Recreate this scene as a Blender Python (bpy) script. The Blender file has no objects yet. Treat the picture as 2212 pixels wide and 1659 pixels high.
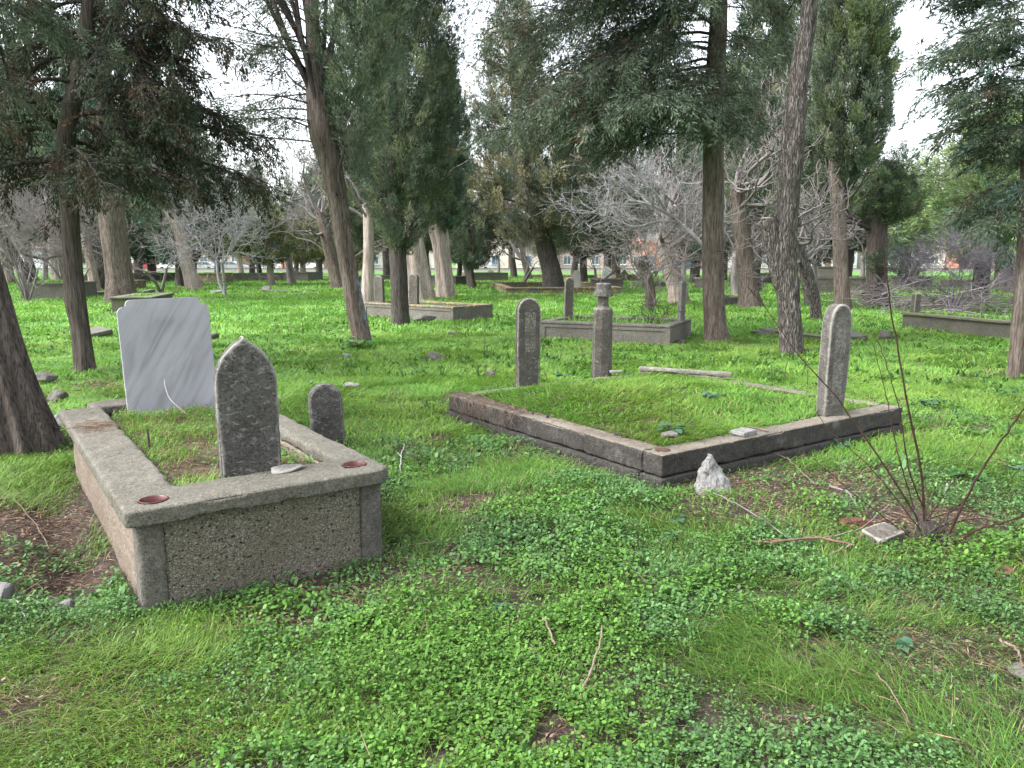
import bpy, bmesh, math, random
import numpy as np
from mathutils import Vector, Matrix, noise as mnoise

C = bpy.context.scene.collection
SC = bpy.context.scene
R = math.radians

# ------------------------------------------------------------------ camera, sky, sun, exposure
EYE = 1.55
PITCH = R(9.26)
FOC = 1658.0                      # focal length in pixels of a 2212 px wide picture
cam_d = bpy.data.cameras.new('camera'); cam = bpy.data.objects.new('camera', cam_d); C.objects.link(cam)
cam.location = (0, 0, EYE); cam.rotation_euler = (R(90) - PITCH, 0, 0)
cam_d.sensor_width = 36; cam_d.lens = 36 * FOC / 2212
cam_d.clip_start = 0.05; cam_d.clip_end = 2000
SC.camera = cam

SUN_EL, SUN_AZ = R(50), R(255)    # high, veiled by cloud, from the left
w = bpy.data.worlds.new('World'); SC.world = w; w.use_nodes = True
nt = w.node_tree; nt.nodes.clear()
sky = nt.nodes.new('ShaderNodeTexSky'); sky.sky_type = 'NISHITA'; sky.sun_disc = False
sky.sun_elevation = SUN_EL; sky.sun_rotation = SUN_AZ; sky.dust_density = 4.0; sky.air_density = 1.0
hs = nt.nodes.new('ShaderNodeHueSaturation'); hs.inputs['Saturation'].default_value = 0.28
bg = nt.nodes.new('ShaderNodeBackground'); bg.inputs['Strength'].default_value = 0.15
wo = nt.nodes.new('ShaderNodeOutputWorld')
nt.links.new(sky.outputs[0], hs.inputs['Color']); nt.links.new(hs.outputs[0], bg.inputs[0]); nt.links.new(bg.outputs[0], wo.inputs[0])

sd = bpy.data.lights.new('sun', 'SUN'); sun = bpy.data.objects.new('sun', sd); C.objects.link(sun)
sd.energy = 1.0; sd.angle = R(25); sd.color = (1.0, 0.98, 0.95)
_d = Vector((math.sin(SUN_AZ) * math.cos(SUN_EL), math.cos(SUN_AZ) * math.cos(SUN_EL), math.sin(SUN_EL)))
sun.rotation_euler = _d.to_track_quat('Z', 'Y').to_euler()

SC.view_settings.view_transform = 'Standard'; SC.view_settings.look = 'None'
SC.view_settings.exposure = 2.12; SC.view_settings.gamma = 1.0; SC.view_settings.use_curve_mapping = False
SC.render.engine = 'CYCLES'
SC.cycles.max_bounces = 6; SC.cycles.diffuse_bounces = 4; SC.cycles.glossy_bounces = 2
SC.cycles.transmission_bounces = 3; SC.cycles.caustics_reflective = False; SC.cycles.caustics_refractive = False
try: SC.cycles.use_denoising = True
except Exception: pass

# ------------------------------------------------------------------ picture point -> place
CP, SP = math.cos(PITCH), math.sin(PITCH)
def ray(u, v):
    dx, dv = u - 1106.0, v - 829.5
    return dx, FOC * CP - dv * SP, -(dv * CP + FOC * SP)
def at(u, v, z=0.0):              # where the sight line through (u, v) meets the level z
    x, y, d = ray(u, v); t = (z - EYE) / d
    return np.array((x * t, y * t, z))
def atd(u, v, Y):                 # ... and where it is Y metres in front
    x, y, d = ray(u, v); t = Y / y
    return np.array((x * t, Y, EYE + d * t))

# ------------------------------------------------------------------ numpy noise
def _hash(ix, iy, iz, seed):
    h = (ix.astype(np.int64) * 374761393 + iy.astype(np.int64) * 668265263 + iz.astype(np.int64) * 2147483647 + seed * 974634777) & 0xFFFFFFFF
    h = ((h ^ (h >> 13)) * 1274126177) & 0xFFFFFFFF
    h = ((h ^ (h >> 16)) * 2246822519) & 0xFFFFFFFF
    return ((h ^ (h >> 15)) & 0xFFFFFF) / float(0xFFFFFF)
def vnoise(P, s=1.0, seed=0):     # smooth value noise 0..1 ; P (N,2) or (N,3)
    P = np.asarray(P, float) * s
    if P.shape[1] == 2: P = np.c_[P, np.zeros(len(P))]
    I = np.floor(P); f = P - I; f = f * f * (3 - 2 * f)
    ix, iy, iz = I[:, 0], I[:, 1], I[:, 2]
    o = 0
    for dx in (0, 1):
        wx = f[:, 0] if dx else 1 - f[:, 0]
        for dy in (0, 1):
            wy = f[:, 1] if dy else 1 - f[:, 1]
            for dz in (0, 1):
                wz = f[:, 2] if dz else 1 - f[:, 2]
                o = o + wx * wy * wz * _hash(ix + dx, iy + dy, iz + dz, seed)
    return o
def fbm(P, s=1.0, seed=0, oct=3):
    o, a, t = 0, 1.0, 0
    for k in range(oct):
        o = o + a * vnoise(P, s * 2.03 ** k, seed + 17 * k); t += a; a *= .5
    return o / t
def sstep(a, b, x):
    t = np.clip((x - a) / (b - a), 0, 1); return t * t * (3 - 2 * t)

# ------------------------------------------------------------------ linking, tagging, copying
def link(name, me, m=None, parent=None):
    o = bpy.data.objects.new(name, me); C.objects.link(o)
    if m is not None: me.materials.append(m)
    if parent is not None: o.parent = parent
    return o
def tag(o, label=None, cat=None, group=None, kind=None):
    if label: o['label'] = label
    if cat: o['category'] = cat
    if group: o['group'] = group
    if kind: o['kind'] = kind
    return o
def thing(name, label, cat, loc=(0, 0, 0), rz=0.0, group=None):
    o = bpy.data.objects.new(name, None); C.objects.link(o); o.empty_display_size = .2
    o.location = loc; o.rotation_euler = (0, 0, rz)
    return tag(o, label, cat, group)
def copy_tree(o, parent=None):
    c = o.copy(); C.objects.link(c)
    if parent is not None: c.parent = parent
    for ch in [x for x in bpy.data.objects if x.parent == o]: copy_tree(ch, c)
    return c
def arr_mesh(name, V, F, tint=None, smooth=False):
    """triangles or quads (F: (N,3) or (N,4) int array) with an optional per-vertex colour attribute"""
    me = bpy.data.meshes.new(name)
    V = np.ascontiguousarray(V, np.float32); F = np.ascontiguousarray(F, np.int32)
    n, k = F.shape
    me.vertices.add(len(V)); me.vertices.foreach_set('co', V.ravel())
    me.loops.add(n * k); me.loops.foreach_set('vertex_index', F.ravel())
    me.polygons.add(n)
    me.polygons.foreach_set('loop_start', np.arange(0, n * k, k, dtype=np.int32))
    try: me.polygons.foreach_set('loop_total', np.full(n, k, np.int32))
    except Exception: pass
    me.polygons.foreach_set('use_smooth', np.full(n, smooth, bool))
    if tint is not None:
        a = me.attributes.new('tint', 'FLOAT_COLOR', 'POINT')
        t = np.ones((len(V), 4), np.float32); t[:, :3] = tint
        a.data.foreach_set('color', t.ravel())
    me.update(calc_edges=True); me.validate()
    return me
def poly_mesh(name, V, F, smooth=False):
    me = bpy.data.meshes.new(name); me.from_pydata([tuple(v) for v in V], [], [tuple(f) for f in F]); me.update()
    if smooth:
        for p in me.polygons: p.use_smooth = True
    return me
def join(parts):                  # [(V, F)] -> V, F
    Vs, Fs, n = [], [], 0
    for V, F in parts:
        Vs.append(np.asarray(V, float)); Fs.append(np.asarray(F) + n); n += len(V)
    return np.concatenate(Vs), np.concatenate(Fs)

def bm_box(bm, x0, x1, y0, y1, z0, z1, bev=0.0, seg=2):
    g = bmesh.ops.create_cube(bm, size=1)
    vs = g['verts']
    for v in vs:
        v.co.x = x0 if v.co.x < 0 else x1; v.co.y = y0 if v.co.y < 0 else y1; v.co.z = z0 if v.co.z < 0 else z1
    if bev > 0:
        es = list({e for v in vs for e in v.link_edges})
        bmesh.ops.bevel(bm, geom=es, offset=bev, segments=seg, affect='EDGES', profile=.5)
def bm_done(name, bm, m, parent=None, smooth=False):
    bmesh.ops.recalc_face_normals(bm, faces=bm.faces)
    me = bpy.data.meshes.new(name); bm.to_mesh(me); bm.free()
    if smooth:
        for p in me.polygons: p.use_smooth = True
    return link(name, me, m, parent)
def box(name, x0, x1, y0, y1, z0, z1, m, parent=None, bev=0.0):
    bm = bmesh.new(); bm_box(bm, x0, x1, y0, y1, z0, z1, bev); return bm_done(name, bm, m, parent)
def weather(o, voxel=.012, amp=.004, scale=18, seed=0, chip=.0, chip_s=7, smooth=True):
    """remesh a blocky part finely and wear it down with noise: rough faces, chipped rounded arrises"""
    md = o.modifiers.new('r', 'REMESH'); md.mode = 'VOXEL'; md.voxel_size = voxel
    dg = bpy.context.evaluated_depsgraph_get(); dg.update()
    me = bpy.data.meshes.new_from_object(o.evaluated_get(dg)); old = o.data
    o.modifiers.clear(); mats = list(old.materials); o.data = me
    me.materials.clear()
    for m in mats: me.materials.append(m)
    n = len(me.vertices)
    co = np.empty(n * 3, np.float32); me.vertices.foreach_get('co', co); co = co.reshape(-1, 3).astype(float)
    no = np.empty(n * 3, np.float32); me.vertices.foreach_get('normal', no); no = no.reshape(-1, 3)
    # soften arrises: Laplacian pass
    ne = len(me.edges); ed = np.empty(ne * 2, np.int32); me.edges.foreach_get('vertices', ed); ed = ed.reshape(-1, 2)
    for _ in range(2):
        acc = np.zeros_like(co); cnt = np.zeros(n)
        np.add.at(acc, ed[:, 0], co[ed[:, 1]]); np.add.at(acc, ed[:, 1], co[ed[:, 0]])
        np.add.at(cnt, ed[:, 0], 1); np.add.at(cnt, ed[:, 1], 1)
        co = co * .5 + .5 * acc / np.maximum(cnt, 1)[:, None]
    d = (fbm(co, scale, seed, 4) - .5) * 2 * amp
    if chip:
        # edge vertices lie off the plane of their neighbours
        acc = np.zeros_like(co); cnt = np.zeros(n)
        np.add.at(acc, ed[:, 0], co[ed[:, 1]]); np.add.at(acc, ed[:, 1], co[ed[:, 0]])
        np.add.at(cnt, ed[:, 0], 1); np.add.at(cnt, ed[:, 1], 1)
        sharp = np.clip(-(np.einsum('ij,ij->i', acc / np.maximum(cnt, 1)[:, None] - co, no)) / (voxel * .12), 0, 1)
        d = d - chip * sharp * sstep(.5, .75, fbm(co, chip_s, seed + 5, 3))
    co = co + no * d[:, None]
    me.vertices.foreach_set('co', co.astype(np.float32).ravel())
    me.polygons.foreach_set('use_smooth', np.full(len(me.polygons), smooth, bool)); me.update()
    return o

# ------------------------------------------------------------------ tubes (twigs, canes, limbs)
def tubes(lines, sides=5):
    """lines: list of (pts (n,3), radii (n,)) -> V, quads F"""
    Vs, Fs, base = [], [], 0
    ang = np.linspace(0, 2 * math.pi, sides, endpoint=False); ca, sa = np.cos(ang), np.sin(ang)
    for P, r in lines:
        P = np.asarray(P, float); n = len(P); r = np.broadcast_to(np.asarray(r, float), (n,))
        T = np.gradient(P, axis=0); T /= np.linalg.norm(T, axis=1)[:, None] + 1e-9
        ref = np.array((0., 0, 1)) if abs(T[:, 2]).mean() < .9 else np.array((1., 0, 0))
        A = np.cross(T, ref); A /= np.linalg.norm(A, axis=1)[:, None] + 1e-9
        B = np.cross(T, A)
        ring = P[:, None, :] + r[:, None, None] * (ca[None, :, None] * A[:, None, :] + sa[None, :, None] * B[:, None, :])
        Vs.append(ring.reshape(-1, 3))
        i = np.arange(n - 1)[:, None] * sides + np.arange(sides)[None, :]
        j = np.arange(n - 1)[:, None] * sides + (np.arange(sides)[None, :] + 1) % sides
        Fs.append(np.stack([i, i + sides, j + sides, j], -1).reshape(-1, 4) + base); base += n * sides
    return np.concatenate(Vs), np.concatenate(Fs)
def spline(pts, n):
    """smooth curve through control points -> n samples (rows may hold extra columns)"""
    P = np.asarray(pts, float); m = len(P)
    if m == 2:
        t = np.linspace(0, 1, n)[:, None]; return P[0] * (1 - t) + P[1] * t
    E = np.vstack([2 * P[0] - P[1], P, 2 * P[-1] - P[-2]])
    seg = np.linalg.norm(np.diff(P[:, :3], axis=0), axis=1); cum = np.r_[0, np.cumsum(seg)]
    s = np.linspace(0, cum[-1], n); k = np.clip(np.searchsorted(cum, s, 'right') - 1, 0, m - 2)
    t = ((s - cum[k]) / np.maximum(seg[k], 1e-9))[:, None]
    p0, p1, p2, p3 = E[k], E[k + 1], E[k + 2], E[k + 3]
    return .5 * ((2 * p1) + (-p0 + p2) * t + (2 * p0 - 5 * p1 + 4 * p2 - p3) * t * t + (-p0 + 3 * p1 - 3 * p2 + p3) * t ** 3)
# ------------------------------------------------------------------ materials
class Mat:
    def __init__(s, name):
        s.m = bpy.data.materials.new(name); s.m.use_nodes = True; s.t = s.m.node_tree; s.t.nodes.clear()
        s.out = s.n('ShaderNodeOutputMaterial'); s.b = s.n('ShaderNodeBsdfPrincipled'); s.l(s.b, 0, s.out, 0)
        s.b.inputs['Roughness'].default_value = .9; s.b.inputs['Specular IOR Level'].default_value = .3
        s.co = s.n('ShaderNodeTexCoord').outputs['Object']
    def n(s, t, **k):
        x = s.t.nodes.new(t)
        for a, v in k.items(): setattr(x, a, v)
        return x
    def l(s, a, ai, b, bi):
        s.t.links.new(a.outputs[ai] if not isinstance(a, bpy.types.NodeSocket) else a, b.inputs[bi])
    def map(s, scale=(1, 1, 1), rot=(0, 0, 0), src=None):
        x = s.n('ShaderNodeMapping'); x.inputs['Scale'].default_value = scale; x.inputs['Rotation'].default_value = rot
        s.t.links.new(src or s.co, x.inputs['Vector']); return x.outputs[0]
    def noise(s, scale, detail=4, rough=.55, vec=None, dist=0.0):
        x = s.n('ShaderNodeTexNoise'); x.inputs['Scale'].default_value = scale; x.inputs['Detail'].default_value = detail
        x.inputs['Roughness'].default_value = rough; x.inputs['Distortion'].default_value = dist
        s.t.links.new(vec or s.co, x.inputs['Vector']); return x.outputs[0]
    def vor(s, scale, vec=None, feature='F1', out='Distance', rnd=1.0):
        x = s.n('ShaderNodeTexVoronoi', feature=feature); x.inputs['Scale'].default_value = scale; x.inputs['Randomness'].default_value = rnd
        s.t.links.new(vec or s.co, x.inputs['Vector']); return x.outputs[out]
    def ramp(s, src, stops, interp='LINEAR'):
        x = s.n('ShaderNodeValToRGB'); x.color_ramp.interpolation = interp; e = x.color_ramp.elements
        while len(e) < len(stops): e.new(.5)
        for el, (p, c) in zip(e, stops):
            el.position = p; el.color = (c, c, c, 1) if not hasattr(c, '__len__') else (*c, 1)
        s.t.links.new(src, x.inputs[0]); return x.outputs[0]
    def mix(s, f, a, b, mode='MIX'):
        x = s.n('ShaderNodeMix', data_type='RGBA', blend_type=mode)
        for v, i in ((f, 0), (a, 6), (b, 7)):
            if isinstance(v, bpy.types.NodeSocket): s.t.links.new(v, x.inputs[i])
            else: x.inputs[i].default_value = v if i == 0 else (*v, 1)
        return x.outputs[2]
    def math(s, op, a, b=None):
        x = s.n('ShaderNodeMath', operation=op)
        for v, i in ((a, 0), (b, 1)):
            if v is None: continue
            if isinstance(v, bpy.types.NodeSocket): s.t.links.new(v, x.inputs[i])
            else: x.inputs[i].default_value = v
        return x.outputs[0]
    def warp(s, amt):
        x = s.n('ShaderNodeTexNoise'); x.inputs['Scale'].default_value = 6; x.inputs['Detail'].default_value = 3; s.t.links.new(s.co, x.inputs['Vector'])
        y = s.n('ShaderNodeVectorMath', operation='MULTIPLY_ADD'); s.t.links.new(x.outputs['Color'], y.inputs[0]); y.inputs[1].default_value = (amt * 2,) * 3; s.t.links.new(s.co, y.inputs[2])
        return y.outputs[0]
    def col(s, c):
        if isinstance(c, bpy.types.NodeSocket): s.t.links.new(c, s.b.inputs['Base Color'])
        else: s.b.inputs['Base Color'].default_value = (*c, 1)
        return s
    def bump(s, h, dist=.005, strength=1.0):
        x = s.n('ShaderNodeBump'); x.inputs['Strength'].default_value = strength; x.inputs['Distance'].default_value = dist
        s.t.links.new(h, x.inputs['Height']); s.t.links.new(x.outputs[0], s.b.inputs['Normal']); return s
    def set(s, **k):
        for a, v in k.items(): s.b.inputs[a.replace('_', ' ')].default_value = v
        return s

def concrete(name, lo, hi, stain=(.05, .055, .035), stain_amt=.5, fleck=.25, moss=0.0, yellow=0.0, off=0, bump=.006, top=None):
    lo, hi, stain = [tuple(x * .64 * g_ for x, g_ in zip(c_, (.96, 1.0, 1.06))) for c_ in (lo, hi, stain)]
    M = Mat(name)
    v = M.map()
    M.t.nodes[-1].inputs['Location'].default_value = (off, off * .7, off * .3)
    big = M.noise(2.2, 5, .6, v); mid = M.noise(14, 5, .65, v); fine = M.noise(110, 3, .65, v); grain = M.noise(48, 4, .7, v)
    c = M.ramp(big, [(.38, lo), (.62, hi)])
    c = M.mix(M.ramp(grain, [(.40, .6), (.5, 0)]), c, tuple(x * .55 for x in lo))
    c = M.mix(M.ramp(grain, [(.54, 0), (.64, .45)]), c, tuple(min(1, x * 1.45) for x in hi))
    c = M.mix(M.ramp(mid, [(.45, 0), (.68, stain_amt)]), c, stain)
    c = M.mix(M.ramp(fine, [(.38, .7), (.5, 0)]), c, tuple(x * .35 for x in lo))
    c = M.mix(M.ramp(M.noise(190, 2, .5, v), [(.58, 0), (.66, fleck)]), c, (.36, .35, .32))
    if moss:
        c = M.mix(M.ramp(M.noise(5, 6, .7, v), [(.5, 0), (.62, moss)]), c, (.10, .13, .03))
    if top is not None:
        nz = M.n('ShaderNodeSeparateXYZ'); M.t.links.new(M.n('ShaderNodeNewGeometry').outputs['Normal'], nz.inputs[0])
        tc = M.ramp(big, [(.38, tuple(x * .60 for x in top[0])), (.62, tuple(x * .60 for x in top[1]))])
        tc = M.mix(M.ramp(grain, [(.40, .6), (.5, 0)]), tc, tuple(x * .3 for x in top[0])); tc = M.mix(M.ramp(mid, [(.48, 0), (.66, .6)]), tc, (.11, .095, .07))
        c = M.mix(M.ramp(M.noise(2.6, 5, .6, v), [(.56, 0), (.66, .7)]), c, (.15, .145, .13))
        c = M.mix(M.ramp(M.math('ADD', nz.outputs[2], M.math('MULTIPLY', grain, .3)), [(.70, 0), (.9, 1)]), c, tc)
    if yellow:
        c = M.mix(M.ramp(M.noise(9, 6, .7, v), [(.52, 0), (.6, yellow)]), c, (.42, .27, .05))
    h = M.math('ADD', M.math('MULTIPLY', fine, .5), grain)
    M.col(c).bump(h, bump); return M.m

m_conc = concrete('aged_concrete', (.155, .138, .105), (.235, .212, .165), stain=(.095, .088, .062), stain_amt=.55, fleck=.3)
m_conc_side = concrete('streaked_concrete', (.23, .165, .115), (.33, .26, .19), stain=(.13, .10, .07), stain_amt=.5, fleck=.3, off=3)
m_post = concrete('post_concrete', (.15, .135, .11), (.21, .185, .15), stain=(.07, .07, .05), stain_amt=.5, fleck=.2, off=9)
m_kerb_foot = concrete('kerb_foot_concrete', (.055, .048, .041), (.085, .075, .064), stain=(.03, .028, .023), stain_amt=.6, fleck=.1, off=8, bump=.010)
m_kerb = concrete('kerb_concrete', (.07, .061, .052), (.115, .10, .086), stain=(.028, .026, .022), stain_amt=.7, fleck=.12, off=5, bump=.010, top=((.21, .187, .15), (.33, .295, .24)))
m_kerb_top = concrete('kerb_top_concrete', (.27, .24, .195), (.40, .36, .30), stain=(.15, .13, .10), stain_amt=.6, fleck=.35, moss=.2, off=6)
m_grave = concrete('grave_concrete', (.20, .18, .145), (.29, .255, .21), stain=(.12, .11, .088), stain_amt=.5, fleck=.15, off=11)
m_grave_dk = concrete('dark_grave_concrete', (.13, .115, .095), (.20, .178, .148), stain=(.08, .072, .062), stain_amt=.5, moss=.35, off=12)
m_grave_moss = concrete('mossy_concrete', (.17, .16, .12), (.25, .23, .17), stain_amt=.3, moss=.9, off=13)
m_grave_yel = concrete('lichen_concrete', (.20, .18, .145), (.28, .245, .19), stain_amt=.25, yellow=.9, off=15)

def pebble_panel():
    M = Mat('pebble_dash')
    sc = 135
    cell = M.vor(sc, out='Color'); d = M.vor(sc)
    g = M.n('ShaderNodeSeparateColor'); M.t.links.new(cell, g.inputs[0])
    c = M.ramp(g.outputs[0], [(0, (.05, .046, .036)), (.35, (.12, .108, .08)), (.7, (.19, .17, .125)), (.92, (.28, .25, .19)), (1, (.42, .39, .32))])
    c = M.mix(.42, c, (.15, .138, .112)); c = M.mix(1.0, c, (1.22, 1.22, 1.24), 'MULTIPLY')
    c = M.mix(M.ramp(d, [(.35, 0), (.75, .8)]), c, (.06, .052, .04))
    pit = M.ramp(M.noise(55, 2, .5), [(.34, 1), (.39, 0)])
    c = M.mix(pit, c, (.015, .013, .011))
    c = M.mix(M.ramp(M.noise(3, 4, .6), [(.4, 0), (.7, .55)]), c, (.10, .095, .06))
    h = M.math('SUBTRACT', M.math('MULTIPLY', d, -1.0), pit)
    M.col(c).bump(h, .006); return M.m
m_pebble = pebble_panel()

def old_stone(name, lo, hi, lich=(.5, .48, .44), amt=.8, sc=(26, 26, 40), th=.60, off=0, script=None):
    lo, hi, lich = [tuple(x * .66 for x in c_) for c_ in (lo, hi, lich)]; th -= .045
    M = Mat(name)
    v = M.map(); M.t.nodes[-1].inputs['Location'].default_value = (off, off, off)
    c = M.ramp(M.noise(5, 5, .6, v), [(.4, lo), (.6, hi)])
    fine = M.noise(90, 4, .65, v)
    c = M.mix(M.ramp(fine, [(.40, .75), (.5, 0)]), c, tuple(x * .4 for x in lo))
    sv = M.map(sc, src=v)
    scratch = M.noise(1.0, 5, .7, sv, .9)
    c = M.mix(M.ramp(scratch, [(th, 0), (th + .07, amt)]), c, lich)
    blot = M.noise(9, 6, .7, v)
    if script:                     # a worn column of painted carving down the face
        xyz = M.n('ShaderNodeSeparateXYZ'); M.t.links.new(M.co, xyz.inputs[0])
        inx = M.math('LESS_THAN', M.math('ABSOLUTE', M.math('SUBTRACT', xyz.outputs[0], script[0])), script[1])
        inz = M.math('MULTIPLY', M.math('GREATER_THAN', xyz.outputs[2], script[2]), M.math('LESS_THAN', xyz.outputs[2], script[3]))
        mk = M.ramp(M.noise(1.0, 4, .75, M.map((95, 95, 55), src=v), 1.2), [(.50, 0), (.55, .75)])
        c = M.mix(M.math('MULTIPLY', M.math('MULTIPLY', inx, inz), M.math('MULTIPLY', mk, M.ramp(M.noise(7, 3, .6, v), [(.42, .2), (.55, 1)]))), c, lich)
    pt = M.n('ShaderNodeNewGeometry').outputs['Pointiness']
    c = M.mix(M.ramp(M.math('ADD', pt, M.math('MULTIPLY', M.math('SUBTRACT', blot, .5), .06)), [(.512, 0), (.55, min(1, amt * 1.9))]), c, tuple(min(1, x * 1.1) for x in lich))
    c = M.mix(M.ramp(blot, [(.57, 0), (.66, amt * .35)]), c, tuple(x * .8 for x in lich))
    M.col(c).bump(M.math('ADD', scratch, M.math('MULTIPLY', fine, .6)), .008); return M.m
m_stone_dark = old_stone('dark_headstone', (.082, .079, .072), (.128, .123, .112), lich=(.34, .33, .30), amt=.6, th=.60)
m_stone = old_stone('grey_headstone', (.105, .095, .082), (.165, .15, .13), lich=(.36, .34, .30), amt=.5, th=.62, off=4)
m_stone_script = old_stone('carved_headstone', (.08, .076, .066), (.125, .118, .102), lich=(.42, .40, .34), amt=.45, th=.63, off=3, script=(.01, .055, .33, .74))
m_stone_script_pale = old_stone('pale_carved_headstone', (.105, .098, .088), (.165, .154, .14), lich=(.36, .34, .31), amt=.5, th=.62, off=4, script=(.0, .05, .12, .86))
m_stone_pale = old_stone('pale_headstone', (.20, .19, .175), (.30, .285, .265), lich=(.42, .40, .37), amt=.4, th=.60, off=7)
m_stone_far = old_stone('far_headstone', (.15, .135, .115), (.22, .20, .17), lich=(.36, .33, .29), amt=.3, th=.6, off=2)
m_white_stone = old_stone('white_marble_stone', (.85, .86, .92), (.98, .98, 1.0), lich=(.8, .8, .8), amt=.4, off=2)
m_frost = old_stone('pale_cap_lichen', (.26, .25, .235), (.40, .39, .37), lich=(.14, .13, .11), amt=.6, th=.55, off=6)

def marble():
    M = Mat('grey_veined_marble')
    v = M.map((1, 1, 1), (0, R(-32), 0))
    v2 = M.map((9, 6, 1.1), src=v)
    a = M.noise(1.2, 6, .6, v2, .8); b = M.noise(3.5, 8, .7, v2, .4); big = M.noise(1.7, 3, .5, v, .6)
    c = M.ramp(M.math('ADD', M.math('MULTIPLY', a, .65), M.math('MULTIPLY', big, .35)), [(.36, (.18, .178, .195)), (.47, (.27, .267, .293)), (.60, (.325, .322, .352))])
    c = M.mix(M.ramp(b, [(.62, 0), (.70, .35)]), c, (.12, .118, .12))
    M.col(c).bump(M.noise(240, 2), .0006); M.set(Roughness=.55, Specular_IOR_Level=.4); return M.m
m_marble = marble()

def rock(name, lo, hi, vein=(.12, .11, .10)):
    lo, hi, vein = [tuple(x * .44 for x in c_) for c_ in (lo, hi, vein)]
    M = Mat(name)
    c = M.ramp(M.noise(7, 6, .7), [(.3, lo), (.65, hi)])
    c = M.mix(M.ramp(M.noise(3, 5, .7, M.map((14, 14, 3), (.3, .5, .2)), .8), [(.52, 0), (.62, .75)]), c, vein)
    M.col(c).bump(M.noise(25, 6, .7), .012); return M.m
m_rock_white = rock('white_rock', (.33, .32, .31), (.52, .51, .50))
m_rock_grey = rock('grey_rock', (.18, .17, .15), (.30, .285, .26))
m_brick = rock('brick_red', (.17, .07, .045), (.25, .11, .075), (.10, .05, .04))

def bark(name, dk, md, lt, ridge=(16, 16, 2.0), dist=.05, fl=1.0, plates=None):
    k_ = 1.5 if dist > .01 else .66
    dk, md, lt = [tuple(x * k_ * g_ for x, g_ in zip(c_, (.98, 1.02, 1.12))) for c_ in (dk, md, lt)]
    M = Mat(name)
    v = M.map(ridge)
    a = M.noise(1.0, 6, .72, v, .8); b = M.noise(3.2, 4, .65, v); big = M.noise(1.3, 3, .5)
    c = M.ramp(M.math('ADD', M.math('MULTIPLY', a, .7), M.math('MULTIPLY', b, .3)), [(.36, dk), (.48, md), (.64, lt)])
    if plates:
        e = M.vor(1.0, M.map(plates, src=M.warp(.035)), 'DISTANCE_TO_EDGE'); e2 = M.math('ADD', e, M.math('MULTIPLY', M.math('SUBTRACT', b, .5), .7))
        c = M.mix(M.ramp(e2, [(.0, .85), (.2, 0)]), c, tuple(x * .55 for x in dk)); a = M.math('ADD', a, M.math('MULTIPLY', M.ramp(e2, [(.0, 0), (.25, 1)]), .8))
    c = M.mix(M.ramp(big, [(.4, 0), (.7, .45)]), c, tuple((x + y) * .42 for x, y in zip(dk, md)))
    f_ = M.noise(1.0, 3, .6, M.map((ridge[0] * 3.5, ridge[1] * 3.5, ridge[2] * 2.2)))
    if dist > .01: c = M.mix(M.ramp(f_, [(.38, .65), (.5, 0)]), c, tuple(x * .6 for x in dk))
    c = M.mix(M.ramp(M.noise(7.0, 1), [(.20, .9), (.24, 0)]), c, tuple(x * .35 for x in dk))
    M.col(c).bump(M.math('ADD', a, M.math('MULTIPLY', b, .5)), dist, fl); M.set(Roughness=.95, Specular_IOR_Level=.15); return M.m
m_bark = bark('cypress_bark', (.038, .028, .021), (.098, .075, .058), (.17, .142, .118))
m_bark_brown = bark('brown_bark', (.028, .022, .018), (.076, .060, .048), (.13, .107, .088), (22, 22, 1.6))
m_bark_old = bark('furrowed_bark', (.045, .037, .031), (.17, .145, .122), (.28, .245, .215), (20, 20, 2.6), .06, 1.0, (32, 32, 3.6))
m_bark_pale = bark('pale_stripped_bark', (.12, .09, .07), (.24, .19, .155), (.35, .29, .24), (14, 14, .8))
m_bark_dark = bark('dark_bark', (.022, .018, .015), (.055, .046, .039), (.10, .085, .072))
m_twig = bark('grey_twig', (.18, .148, .132), (.28, .238, .218), (.38, .33, .305), (6, 6, 2), .004)
m_twig_pale = bark('pale_twig', (.32, .29, .27), (.44, .405, .385), (.55, .51, .49), (6, 6, 2), .004)
m_twig_purple = bark('purple_twig', (.11, .092, .10), (.20, .17, .185), (.29, .255, .275), (6, 6, 2), .004)
m_limb = bark('dead_limb', (.05, .04, .033), (.10, .08, .066), (.17, .14, .12), (8, 8, 2), .006)
m_cane = bark('bramble_cane', (.025, .012, .010), (.055, .027, .021), (.09, .052, .038), (20, 20, 5), .003)
m_stick = bark('dry_stick', (.14, .09, .06), (.24, .17, .12), (.33, .26, .20), (20, 20, 5), .003)

def leafmat(name, transl=.3, rough=.5, spec=.35, var=.35, gain=1.0):
    M = Mat(name)
    at_ = M.n('ShaderNodeAttribute', attribute_name='tint')
    geo = M.n('ShaderNodeNewGeometry')
    h = M.n('ShaderNodeHueSaturation')
    M.t.links.new(at_.outputs['Color'], h.inputs['Color'])
    val = M.math('ADD', M.math('MULTIPLY', geo.outputs['Random Per Island'], var * 2 * gain), (1 - var) * gain)
    M.t.links.new(val, h.inputs['Value'])
    M.t.links.new(h.outputs[0], M.b.inputs['Base Color'])
    M.set(Roughness=rough, Specular_IOR_Level=spec)
    tr = M.n('ShaderNodeBsdfTranslucent'); M.t.links.new(h.outputs[0], tr.inputs[0])
    mx = M.n('ShaderNodeMixShader'); mx.inputs[0].default_value = transl
    M.l(M.b, 0, mx, 1); M.l(tr, 0, mx, 2); M.l(mx, 0, M.out, 0)
    return M.m
m_grass = leafmat('grass_blades', .38, .5, .3, .36, 1.03)
m_clover = leafmat('small_leaves', .30, .55, .25, .45, .72)
m_foliage = leafmat('cypress_sprays', .28, .75, .12, .25, 2.0)
m_litter = leafmat('dry_litter', .05, .9, .1, .45)

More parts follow.
